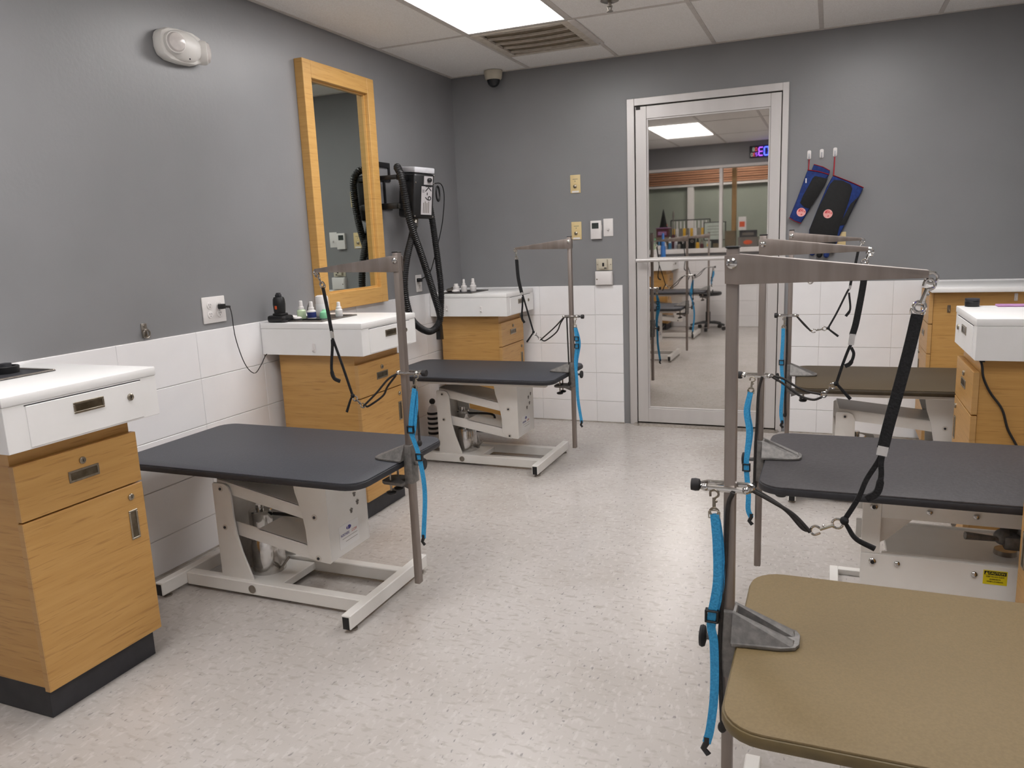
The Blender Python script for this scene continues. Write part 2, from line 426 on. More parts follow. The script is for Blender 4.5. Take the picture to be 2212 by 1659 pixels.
# air vent with sagging louvres
v = thing('ceiling_vent', 'dusty square ceiling air vent with sagging louvres', 'vent', ((GX[1] + GX[2]) / 2, -.682, H))
hx, hy = .292, .29
G().box(-hx, -hx + .05, -hy, hy, -.004, .01, .002).box(hx - .05, hx, -hy, hy, -.004, .01, .002).box(-hx + .05, hx - .05, -hy, -hy + .03, -.004, .01, .002).box(-hx + .05, hx - .05, hy - .03, hy, -.004, .01, .002).make('frame', 'ventm', v)
G().box(-hx + .05, hx - .05, -hy + .03, hy - .03, .012, .016).make('throat', 'ventin', v)
for k in range(5):
    yy = -hy + .03 + k * .115
    pts = [(x, yy + .022 * (1 - (x / (hx - .05)) ** 2), .004) for x in [(-hx + .05) + q * (2 * hx - .1) / 12 for q in range(13)]]
    G().sweep(pts, .012, .012, up=(0, 0, 1), square=True).make('louvre', 'ventm', v)
# seismic/edge clip bar beside the vent
tag(G().box(-.02, .02, -.29, .29, -.006, .002, .002).cyl((0, .26, -.006), (0, .26, -.009), .006).make('ceiling_splice_plate', 'grid', loc=(GX[2] + .004, -.70, H)),
    'beige metal splice strip beside the ceiling vent', 'metal strip')
# sprinkler
s = thing('fire_sprinkler', 'steel pendent fire sprinkler in the ceiling', 'sprinkler', (1.473, -1.214, H))
G().lathe([(.045, 0), (.045, -.004), (.03, -.01), (.012, -.012)], (0, 0, 0), 20).make('escutcheon', 'steel', s)
G().cyl((0, 0, -.01), (0, 0, -.03), .009, 10).cyl((-.012, 0, -.028), (-.004, 0, -.05), .003, 6).cyl((.012, 0, -.028), (.004, 0, -.05), .003, 6).box(-.013, .013, -.004, .004, -.03, -.026).cyl((0, 0, -.05), (0, 0, -.053), .016, 14).make('head', 'steel', s)
# dome camera in the corner
s = thing('dome_camera', 'white ceiling dome camera with smoked lens', 'camera', (.353, -.07, H))
G().lathe([(.062, 0), (.062, -.012), (.057, -.05), (.052, -.056), (.045, -.058)], (0, 0, 0), 28).make('housing', 'beige', s)
G().lathe([(.045, -.056), (.044, -.068), (.038, -.084), (.026, -.097), (.012, -.104), (.001, -.105)], (0, 0, 0), 24).make('dome', 'smoke', s)

# ================================================================ GLASS DOOR
door = struct(thing('door_1', 'aluminium framed reflective glass door with a push bar', 'door', (0, 0, 0)))
del door['category']
fo = G()
fo.box(DX0, 1.305, -.014, .1, 0, DZ, .002, 1).box(2.213, DX1, -.014, .1, 0, DZ, .002, 1).box(1.305, 2.213, -.014, .1, 2.112, DZ, .002, 1)
fo.make('door_frame', 'alum', door)
G().box(1.3, 2.22, .03, .06, 0, DZ - .02).make('shadow_gap', 'alum_d', door)
G().box(1.312, 1.384, -.012, .03, .02, 2.104, .002, 1).make('stile', 'alum', door)
G().box(2.146, 2.208, -.012, .03, .02, 2.104, .002, 1).make('stile', 'alum', door)
G().box(1.384, 2.146, -.012, .03, 2.026, 2.104, .002, 1).make('rail', 'alum', door)
G().box(1.384, 2.146, -.012, .03, .02, .118, .002, 1).make('rail', 'alum', door)
gb = G()
for a in ((1.384, 1.394, .118, 2.026), (2.136, 2.146, .118, 2.026)): gb.box(a[0], a[1], -.006, .01, a[2], a[3], .002, 1)
gb.box(1.394, 2.136, -.006, .01, 2.016, 2.026, .002, 1).box(1.394, 2.136, -.006, .01, .118, .128, .002, 1)
gb.make('glazing_bead', 'alum', door)
G().box(1.394, 2.136, .003, .009, .128, 2.016).make('glass_pane', 'glass_refl', door)
pb = G().cyl((1.325, -.07, 1.128), (2.185, -.07, 1.128), .0125, 16).ball((1.325, -.07, 1.128), .0125).ball((2.185, -.07, 1.128), .0125)
for xx in (1.345, 2.165): pb.cyl((xx, -.07, 1.128), (xx, -.012, 1.128), .009, 12)
pb.make('push_bar', 'alum', door)
G().prism([(-.06, 0), (.1, 0), (.1, .014), (-.03, .014)], 'x', 1.29, 2.23).make('threshold', 'steel', door)
G().box(1.318, 1.345, -.016, -.008, 2.085, 2.104).make('pivot', 'alum_d', door)

# ================================================================ CABINETS
def pull(parent, sx, d, yc, zc, w, h, name='handle'):
    """flush metal pull on a face at depth d"""
    fr = .006
    g = G()
    X0, X1 = d - .0005, d + .003
    for (a, b, c, e) in ((-w / 2, w / 2, h / 2 - fr, h / 2), (-w / 2, w / 2, -h / 2, -h / 2 + fr), (-w / 2, -w / 2 + fr, -h / 2 + fr, h / 2 - fr), (w / 2 - fr, w / 2, -h / 2 + fr, h / 2 - fr)):
        g.box(sx * X0, sx * X1, yc + a, yc + b, zc + c, zc + e, .001, 1)
    hd = g.make(name, 'nickel', parent)
    G().box(sx * X0, sx * (d + .0008), yc - w / 2 + fr, yc + w / 2 - fr, zc - h / 2 + fr, zc + h / 2 - fr).make('recess_shade', 'pull_in', hd)  # flush plate; its dark colour paints the shade of a hollow pull
    return hd
def lock(parent, sx, d, yc, zc, r=.0105):
    g = G().lathe([(r, 0), (r, sx * .004), (r * .8, sx * .006), (r * .55, sx * .0062), (r * .5, sx * .005)], (sx * d, yc, zc), 18, 'x')
    o = g.make('lock', 'nickel', parent)
    G().box(sx * (d + .0045), sx * (d + .0055), yc - .001, yc + .001, zc - .004, zc + .004).make('keyhole', 'ink', o)
def cabinet(label, yc, side, thin=False, hooks=(), fd=.509):
    """side +1: on the left wall, fronts face +x; -1: on the right wall"""
    sx = side
    t = thing('grooming_cabinet', label, 'cabinet', (0 if sx > 0 else XR, yc, 0), group='oak grooming cabinets')
    S = lambda a: sx * a
    zt = .93 if thin else .807
    G().box(S(.062), S(fd - .021), -.193, .193, .1, zt, .001, 1).make('carcass', 'wood', t)
    G().box(S(.10), S(fd - .027), -.185, .185, 0, .1, .001, 1).make('toe_kick', 'toe', t)
    # drawer and door fronts
    def front(name, z0, z1, d0=fd - .0195, d1=fd):
        f = G().box(S(d0), S(d1), -.197, .197, z0, z1, .0012, 1).make(name, 'wood', t)
        for e0, e1 in ((-.1985, -.1965), (.1965, .1985)):
            G().box(S(d0), S(d1 - .0005), e0, e1, z0 + .001, z1 - .001).make('edge_band', 'wood_edge', f)
        return f
    far = .135   # pull side
    if thin:
        a = front('drawer', .76, .925); pull(a, sx, fd, 0, .86, .09, .032)
        b = front('drawer', .597, .756); pull(b, sx, fd, 0, .69, .09, .032)
    else:
        a = front('drawer', .599, .757); pull(a, sx, fd, .005, .68, .1, .034); lock(a, sx, fd, .005, .719)
    c = front('cabinet_door', .093, .594); pull(c, sx, fd, .15, .468, .032, .095); lock(c, sx, fd, .15, .558)
    if thin:
        G().box(S(.004), S(.56), -.246, .246, .93, .957, .004, 2).make('counter_top', 'white_lam', t)
    else:
        G().box(S(.011), S(.573), -.244, .244, .807, .930, .001, 1).make('top_box', 'white_lam', t)
        G().box(S(.011), S(.5755), -.2455, .2455, .9305, .957, .003, 2).make('counter_top', 'white_lam', t)
        d = G().box(S(.5725), S(.5765), -.183, .183, .812, .9235, .001, 1).make('top_drawer', 'white_lam', t)
        G().box(S(.5728), S(.5742), -.1855, .1855, .9236, .9262).make('drawer_gap', 'ink', t)
        pull(d, sx, .5765, .0, .888, .098, .032); lock(d, sx, .5765, .14, .882)
    for (hd, hz) in hooks:
        hk = G().box(S(hd - .008), S(hd + .008), -.2445 - .004 if not thin else -.198, -.2443 if not thin else -.193, hz - .02, hz + .02, .002, 1)
        y0 = -.2483 if not thin else -.199
        hk.sweep(cat([(S(hd), y0, hz - .004), (S(hd), y0 - .014, hz - .012), (S(hd), y0 - .012, hz - .002)], 4), .005, .005, 6)
        hk.make('hook', 'wplastic' if (not thin or hd < .3) else 'nickel', t)
    return t
cabinet('oak and white cabinet with a sunken tray in its white top', -3.624, 1)
cabinet('oak and white cabinet at the foot of the tall mirror holding the clipper', -1.98, 1, hooks=((.31, .842),))
cabinet('oak and white cabinet in the corner behind the hanging dryer hose', -.287, 1, hooks=((.14, .862), (.39, .855)))
cabinet('oak and white cabinet beside the black rolling stool', -5.4, 1)
cabinet('oak cabinet with a thin white counter against the gloves wall', -.275, -1, True, hooks=((.467, .84), (.166, .90)), fd=.562)
cabinet('oak and white cabinet with a black cord hanging down its side', -1.77, -1, fd=.566)
cabinet('oak and white cabinet between the charcoal table and the olive tan table', -3.10, -1, fd=.58)

# ================================================================ GROOMING TABLES
def table_top(t, x0, h, mtop, medge, yw=.31, L=1.09):
    g = G().prism(rrect(x0, x0 + L, -yw, yw, .07), 'z', h - .026, h - .004, .006); e = g.make('edge_moulding', medge, t)
    G().prism(rrect(x0 + .004, x0 + L - .004, -yw + .004, yw - .004, .067), 'z', h - .006, h, .002).make('table_top', mtop, t)
def table_t(label, x, yc, h, top0, mtop, medge, rz=0.0, length=1.09, hb=.272):
    """hydraulic table: twin side posts, parallel arms, boxed head. Local x runs along the table"""
    t = thing('grooming_table', label, 'table', (x + .6, yc, 0), rz, 'hydraulic grooming tables')
    o = -.6
    dh = h - .552
    table_top(t, top0 + o, h, mtop, medge, L=length)
    G().box(o + .30, o + 1.09, -.235, -.195, h - .052, h - .0265, .002, 1).box(o + .30, o + 1.09, .195, .235, h - .052, h - .0265, .002, 1) \
        .box(o + .66, o + .95, -.195, .195, h - .04, h - .0265).make('top_support', 'cream', t)
    # base frame
    for s in (-1, 1):
        G().box(o + .196, o + 1.007, s * .15, s * .108, .012, .062, .003, 1).make('base_rail', 'cream', t)
    bar0 = G().box(o + .16, o + .196, -hb, hb, .016, .068, .003, 1).make('base_bar', 'cream', t)
    bar1 = G().box(o + 1.007, o + 1.043, -hb, hb, .016, .068, .003, 1).make('base_bar', 'cream', t)
    for br, xx in ((bar0, .178), (bar1, 1.025)):
        for s in (-1, 1):
            G().box(o + xx - .013, o + xx + .013, s * (hb + .0002), s * (hb + .0012), .017, .061).make('end_cap', 'black', br)
            G().lathe([(.017, 0), (.017, .006), (.008, .008), (.008, .016)], (o + xx, s * (hb - .037), 0), 14).make('foot', 'steel', br)
    G().box(o + .37, o + .62, -.108, .108, .02, .05, .002, 1).make('pump_tray', 'cream', t)
    for s in (-1, 1):
        G().cyl((o + .52, s * .1502, .036), (o + .52, s * .153, .036), .016, 14).make('rail_plug', 'steel', t)
    # twin posts
    poly = [(.362, .058), (.515, .058), (.500, .10), (.474, .17), (.456, .24), (.448, .32), (.446, .405), (.436, .428), (.418, .438), (.368, .440), (.362, .434)]
    for s in (-1, 1):
        p = G().prism([(o + a, b) for a, b in poly], 'y', s * .131, s * .123, .0012).make('post_plate', 'cream', t)
        for bz, bx in ((.418, .402), (.265, .404)):
            G().cyl((o + bx, s * .1312, bz), (o + bx, s * .1335, bz), .011, 14).make('bolt_washer', 'cream_d', p)
            G().cyl((o + bx, s * .1336, bz), (o + bx, s * .136, bz), .0055, 10).make('bolt', 'toe', p)
    G().box(o + .364, o + .372, -.123, .123, .06, .36).make('post_web', 'cream_d', t)
    # parallel arms (box channels)
    def arm(p0, p1, th, wd, name, ext=.02, slot=0.0):
        d = Vector((p1[0] - p0[0], p1[1] - p0[1])); d.normalize(); n = Vector((-d.y, d.x))
        a = Vector(p0) - d * ext; b = Vector(p1) + d * .01
        q = [a + n * th / 2, b + n * th / 2, b - n * th / 2, a - n * th / 2]
        q = [(o + v.x, v.y) for v in q]
        a2 = a + (b - a) * slot
        inn = [a2 + n * (th / 2), b + n * (th / 2), b + n * (th / 2 - .004), a2 + n * (th / 2 - .004)]
        g = G().prism([(o + v.x, v.y) for v in inn], 'y', -wd, wd)
        for s in (-1, 1): g.prism(q, 'y', s * wd, s * (wd - .005), .001)
        return g.make(name, 'cream', t)
    U0, U1 = (.402, .425), (.822, .345 + dh); L0, L1 = (.404, .265), (.822, .195 + dh)
    arm(U0, U1, .05, .118, 'upper_arm', .03)
    arm(L0, L1, .054, .112, 'lower_arm', slot=.36)
    # head
    hp = [(.728, h - .027), (.742, .43 + dh), (.764, .36 + dh), (.775, .29 + dh), (.778, .205 + dh), (.80, .186 + dh), (.84, .174 + dh), (.872, .172 + dh), (.878, .178 + dh), (.878, h - .027)]
    hd = G()
    for s in (-1, 1): hd.prism([(o + a, b) for a, b in hp], 'y', s * .126, s * .119, .0012)
    hd.box(o + .868, o + .8775, -.119, .119, .178 + dh, h - .027)
    hd = hd.make('head', 'cream', t)
    for s in (-1, 1):
        for bx, bz in ((.82, .345 + dh), (.822, .188 + dh)):
            G().cyl((o + bx, s * .1262, bz), (o + bx, s * .1275, bz), .012, 14).make('bolt_washer', 'cream_d', hd)
            G().cyl((o + bx, s * .1276, bz), (o + bx, s * .13, bz), .0055, 10).make('bolt', 'toe', hd)
    fx = o + .8783
    for k, (py, pz) in enumerate(((.083, .398), (.046, .384), (.062, .347), (.019, .328))):
        g = G().cyl((fx - .0003, py, pz + dh - .005), (fx + .0003, py, pz + dh - .005), .0068, 12)
        for q in (-1, 0, 1):
            g.cyl((fx - .0003, py + q * .0065, pz + dh + .006 - abs(q) * .0035), (fx + .0003, py + q * .0065, pz + dh + .006 - abs(q) * .0035), .0037, 8)
        g.make('paw_print', 'greyink', hd)
    lb = G().box(fx - .0004, fx, -.068, .057, .202 + dh, .289 + dh).make('maker_label', 'white_lam', hd)
    G().ball((fx, -.006, .271 + dh), .0135, (.03, 1.15, .6)).make('emblem', 'blueink', lb)
    G().box(fx + .0003, fx + .0006, -.014, -.011, .263 + dh, .279 + dh).make('emblem_gap', 'cream', lb)
    text('NORTHERE', .0145, 'blueink', lb, (fx, -.032, .251 + dh), (PI / 2, 0, PI / 2), sx=.72)
    text('.COM', .0145, 'redink', lb, (fx, .026, .251 + dh), (PI / 2, 0, PI / 2), sx=.95)
    G().box(fx, fx + .0004, -.05, .046, .236 + dh, .2372 + dh).make('print_line', 'greyink', lb)
    G().box(fx, fx + .0004, -.03, .046, .222 + dh, .2232 + dh).make('print_line', 'greyink', lb)
    # hydraulic pump
    pm = G().lathe([(.07, .05), (.07, .175), (.064, .192), (.034, .198), (.034, .235)], (o + .475, 0, 0), 32).make('pump_cylinder', 'chrome', t)
    G().lathe([(.044, .232), (.045, .236), (.045, .292), (.04, .297), (.016, .299), (.016, .318)], (o + .462, 0, 0), 28).make('pump_cap', 'chrome', pm)
    G().cyl((o + .52, -.02, .09), (o + .585, -.05, .085), .008, 10).cyl((o + .575, -.05, .08), (o + .62, -.045, .135), .005, 8).make('pump_lever', 'steel', pm)
    G().sweep(cat([(o + .5, .03, .272), (o + .60, .03, .275), (o + .655, .03, .268), (o + .665, .03, .24)], 5), .014, .014, 8).make('pedal_arm', 'black', pm)
    return t
table_t('slate topped grooming table between the mirror cabinet and corner cabinet', .012, -1.06, .552, .065, 'top_grey', 'top_edge')
table_t('slate topped grooming table between the tray cabinet and the mirror cabinet', 0, -2.86, .552, .053, 'top_grey', 'top_edge')
table_t('slate topped grooming table beside the black rolling stool', -.05, -4.62, .58, .07, 'top_grey', 'top_edge')
table_t('dark brown topped grooming table near the thin white counter', 2.19, -1.165, .585, .178, 'top_brown', 'edge_brown', math.radians(2), hb=.225)
table_t('olive tan topped grooming table with worn mottled surface beside the charcoal table', 2.2, -3.69, .52, .164, 'top_olive', 'edge_olive')

def table_box(label, yc, h):
    """charcoal topped table on a bolted box-frame lift"""
    t = thing('grooming_table', label, 'table', (2.9, yc, 0), 0, 'hydraulic grooming tables')
    X = lambda a: a - 2.9
    table_top(t, X(2.33), h, 'top_dark', 'top_edge', .325, 1.1)
    G().box(X(2.4), X(3.34), -.25, .25, h - .034, h - .0265, .001, 1).make('top_support', 'cream', t)
    # open base frame
    G().box(X(2.545), X(2.575), -.32, .42, 0, .022, .002, 1).box(X(3.33), X(3.36), -.32, .42, 0, .022, .002, 1) \
        .box(X(2.575), X(3.33), .39, .42, 0, .022, .002, 1).box(X(2.575), X(3.33), -.32, -.29, 0, .022, .002, 1).make('base_frame', 'cream', t)
    for s in (-1, 1):
        fy0, fy1 = s * .2, s * .19
        p = G().box(X(2.622), X(2.6725), fy0, fy1, .3385, h - .0345, .001, 1).make('post_plate', 'cream', t)
        u = G().box(X(2.673), X(3.33), fy0, fy1, .452, h - .0345, .001, 1).make('upper_bar', 'cream', t)
        l = G().box(X(2.622), X(3.33), s * .203, s * .19, .232, .338 if s < 0 else .30, .001, 1).make('lower_bar', 'cream', t)
        for par, bx, bz, big in ((p, 2.652, .484, 1), (u, 2.797, .481, 0), (u, 2.914, .479, 0), (u, 3.06, .478, 0), (l, 2.654, .314, 1), (l, 2.72, .314, 0), (l, 2.918, .308, 0), (l, 3.12, .306, 0)):
            yy = s * (.2035 if par is l else .2005)
            r = .0105 if big else .0085
            G().lathe([(r, 0), (r, s * .003), (r * .7, s * .006), (r * .3, s * .007)], (X(bx), yy, bz), 14, 'y').make('bolt', 'chrome', par)
            if big: G().cyl((X(bx), yy + s * .0055, bz), (X(bx), yy + s * .0082, bz), .0058, 10).make('socket', 'ink', par)
        if s < 0:
            st = G().box(X(2.94), X(2.999), -.2038, -.2032, .283, .325).make('caution_sticker', 'yellow', l)
            G().box(X(2.9425), X(2.9965), -.2042, -.2037, .3115, .3225).make('caution_band', 'ink', st)
            text('CAUTION', .0098, 'yellow', st, (X(2.973), -.2043, .317), (PI / 2, 0, 0), sx=.92)
            G().prism([(X(2.9445), .3125), (X(2.9525), .3125), (X(2.9485), .3215)], 'y', -.2046, -.2041).make('caution_triangle', 'yellow', st)
            text('KEEP HANDS CLEAR', .0058, 'ink', st, (X(2.9695), -.2041, .3062), (PI / 2, 0, 0), sx=.86)
            text('UNDERNEATH', .0052, 'ink', st, (X(2.9695), -.2041, .2985), (PI / 2, 0, 0), sx=.8)
            text('WHEN LOWERING', .0055, 'ink', st, (X(2.9695), -.2041, .2915), (PI / 2, 0, 0), sx=.86)
    # inner gusset and tray
    G().prism([(X(2.673), .452), (X(2.76), .452), (X(2.69), .38), (X(2.673), .37)], 'y', -.186, -.178).make('gusset', 'cream_d', t)
    G().box(X(2.70), X(3.3), -.185, .17, .287, .30, .002, 1).make('inner_tray', 'cream', t)
    G().box(X(2.68), X(3.3), -.189, -.17, .326, .3365).make('tray_lip', 'cream_d', t)
    pm = G().lathe([(.05, .03), (.05, .2), (.04, .23), (.03, .315)], (X(3.03), 0, 0), 22).make('pump_cylinder', 'steel', t)
    G().lathe([(.05, -.06), (.05, .05), (.03, .07)], (X(3.04), -.02, .43), 18, 'y').ball((X(3.0), -.1, .39), .024).cyl((X(3.0), -.11, .385), (X(2.90), -.13, .395), .007, 8, .012) \
        .box(X(3.0), X(3.09), -.13, -.05, .36, .40, .006).cyl((X(3.05), -.1, .40), (X(3.06), -.1, .44), .016, 12).make('pump_head', 'cast', pm)
    return t
table_box('charcoal topped grooming table on a bolted box frame with yellow caution sticker', -2.55, .56)

# ================================================================ GROOMING ARMS, LOOPS, CLAMPS AND BLUE LEASHES
ARM = {
 'T1': dict(x=1.185, y=-1.06, s=-1, top=1.30, bot=.107, L=.316, h=.552, edge=1.194,
   strap=[(.316,1.186),(.31,1.081),(.293,.997)], br=[(.288,.976),(.29,.926),(.296,.859),(.281,.828)], thin=[(.29,.987),(.284,.974),(.23,.776)],
   tail=[(.23,.775),(.24,.76),(.273,.717)], snap=[(.226,.77),(.186,.731)], c1=[(.186,.731),(.102,.801),(.044,.859)],
   c2=[(.186,.731),(.16,.726),(.093,.775),(.068,.824),(.045,.858)], clamp=[(.039,.863),(-.036,.863)], knob=[(-.036,.863),(-.071,.864)],
   bsnap=[(-.028,.858),(-.029,.814)], blue=[(-.031,.805),(-.036,.752),(-.037,.703),(-.027,.616),(-.032,.519),(-.035,.416),(-.044,.339),(-.055,.267)],
   bk=[.748,.708], cord=[(.019,.862),(.015,.613),(.014,.489)]),
 'T2': dict(x=1.16, y=-2.86, s=-1, top=1.272, bot=.085, L=.328, h=.552, edge=1.152,
   strap=[(.309,1.16),(.297,1.076),(.288,1.002)], br=[(.286,.975),(.288,.947),(.299,.871),(.292,.836),(.268,.824)], thin=[(.287,.98),(.254,.88),(.223,.778)],
   tail=[(.221,.772),(.232,.756),(.252,.711)], snap=[(.216,.766),(.175,.733)], c1=[(.175,.737),(.117,.787),(.064,.839),(.021,.861)],
   c2=[(.175,.736),(.16,.736),(.099,.775),(.077,.809),(.04,.85)], clamp=[(.015,.862),(-.056,.864)], knob=[(-.056,.864),(-.085,.866)],
   bsnap=[(-.058,.86),(-.055,.818)], blue=[(-.054,.814),(-.041,.753),(-.029,.677),(-.033,.647),(-.055,.573),(-.068,.447),(-.051,.276)],
   bk=[.672,.565], cord=[(-.048,.854),(-.055,.73),(-.056,.621)]),
 'T3': dict(x=1.127, y=-4.62, s=-1, top=1.28, bot=.1, L=.32, h=.58, edge=1.11,
   strap=[(.309,1.16),(.297,1.076),(.288,1.002)], br=[(.286,.975),(.288,.947),(.299,.871),(.292,.836),(.268,.824)], thin=[(.287,.98),(.254,.88),(.223,.778)],
   tail=[(.221,.772),(.232,.756),(.252,.711)], snap=[(.216,.766),(.175,.733)], c1=[(.175,.737),(.117,.787),(.064,.839),(.021,.861)],
   c2=[(.175,.736),(.16,.736),(.099,.775),(.077,.809),(.04,.85)], clamp=[(.015,.862),(-.056,.864)], knob=[(-.056,.864),(-.085,.866)],
   bsnap=[(-.058,.86),(-.055,.818)], blue=[(-.054,.814),(-.041,.753),(-.029,.677),(-.033,.647)], bk=[.70], cord=[(-.048,.854),(-.04,.79),(-.03,.73)]),
 'R1': dict(x=2.347, y=-3.69, s=1, top=1.268, bot=.1, L=.312, h=.52, edge=2.355,
   strap=[(.3,1.149),(.291,1.092),(.279,1.027),(.266,.96),(.258,.914)], br=[(.257,.9),(.256,.886),(.257,.863),(.252,.834),(.235,.82)],
   thin=[(.256,.901),(.25,.886),(.234,.854),(.222,.818),(.202,.777)], tail=[(.201,.774),(.208,.761),(.222,.741),(.253,.726)], snap=[(.196,.77),(.145,.746)],
   c1=[(.144,.748),(.114,.779),(.074,.802),(.032,.823)], c2=[(.144,.746),(.13,.75),(.105,.778),(.079,.797),(.044,.817)], clamp=[(.031,.822),(-.045,.818)],
   knob=[(-.047,.819),(-.073,.821)], bsnap=[(-.027,.817),(-.025,.778)],
   blue=[(-.024,.775),(-.019,.716),(-.018,.64),(-.027,.575),(-.029,.545),(-.023,.506),(-.022,.404),(-.029,.327),(-.036,.292)], bk=[.57],
   cord=[(.008,.818),(-.001,.787),(-.004,.687),(-.01,.585),(-.014,.493),(-.011,.42),(-.007,.328)]),
 'R2': dict(x=2.312, y=-2.55, s=1, top=1.279, bot=.171, L=.302, h=.56, edge=2.322,
   strap=[(.294,1.182),(.293,1.127),(.278,1.011),(.268,.965)], br=[(.266,.927),(.274,.906),(.266,.878),(.25,.867)], thin=[(.265,.934),(.259,.921),(.244,.873),(.228,.813)],
   tail=[(.227,.81),(.236,.801),(.27,.762)], snap=[(.221,.807),(.187,.767)], c1=[(.186,.766),(.16,.757),(.118,.77),(.067,.808),(.032,.829)],
   c2=[(.187,.768),(.178,.774),(.144,.78),(.106,.797),(.07,.82),(.032,.829)], clamp=[(.026,.831),(-.052,.829)], knob=[(-.053,.829),(-.074,.828)],
   bsnap=[(-.024,.826),(-.028,.786)], blue=[(-.029,.78),(-.041,.716),(-.032,.649),(-.036,.581),(-.038,.525),(-.03,.432),(-.03,.38),(-.02,.353)], bk=[.52],
   cord=[(.006,.831),(-.005,.778),(-.008,.672),(-.011,.611),(-.013,.462)]),
 'R3': dict(x=2.335, y=-1.16, s=1, top=1.286, bot=.25, L=.305, h=.585, edge=2.36,
   strap=[(.294,1.185),(.283,1.116),(.271,1.056),(.265,1.017)], br=[(.261,.987),(.269,.91),(.251,.875)], thin=[(.263,1.002),(.255,.994),(.212,.893),(.178,.823)],
   tail=[(.176,.817),(.184,.808),(.222,.778)], snap=[(.167,.817),(.101,.801)], c1=[(.097,.805),(.062,.844),(.032,.877)], c2=[(.099,.801),(.069,.83),(.032,.873)],
   clamp=[(.027,.88),(-.045,.878)], knob=[(-.047,.878),(-.071,.875)], bsnap=[(-.023,.869),(-.024,.826)],
   blue=[(-.027,.819),(-.028,.748),(-.031,.661),(-.029,.61),(-.022,.534),(-.028,.406),(-.021,.347)], bk=[.65], cord=[(-.012,.874),(-.009,.722),(-.011,.532),(-.01,.385)]),
}
WHERE = {'T1': 'the slate table by the corner cabinet', 'T2': 'the slate table by the tray cabinet', 'T3': 'the slate table by the stool',
         'R1': 'the olive tan table', 'R2': 'the charcoal table', 'R3': 'the dark brown table'}
def snap_hook(g, a, b, r=.0028, body=.0045):
    """swivel bolt snap from a (eye) to b (hook)"""
    a, b = Vector(a), Vector(b); d = b - a; L = d.length; d.normalize(); n = Vector((d.z, 0, -d.x))
    g.cyl(a + d * (L * .28), a + d * (L * .7), body * .8, 10)
    g.ring(a + d * (L * .12), min(.009, L * .17), r, 'y', 14)
    g.cyl(a + d * L * .24, a + d * L * .30, body * 1.3, 10)
    hk = [a + d * L * .66, a + d * L * .78 + n * .008, a + d * L * .92 + n * .007, b, a + d * L * .93 - n * .007, a + d * L * .74 - n * .007]
    g.sweep(cat(hk, 4), r * 2, r * 2, 8)
    g.ball(a + d * L * .55 + n * .004, body * .7, n=8)
    return g
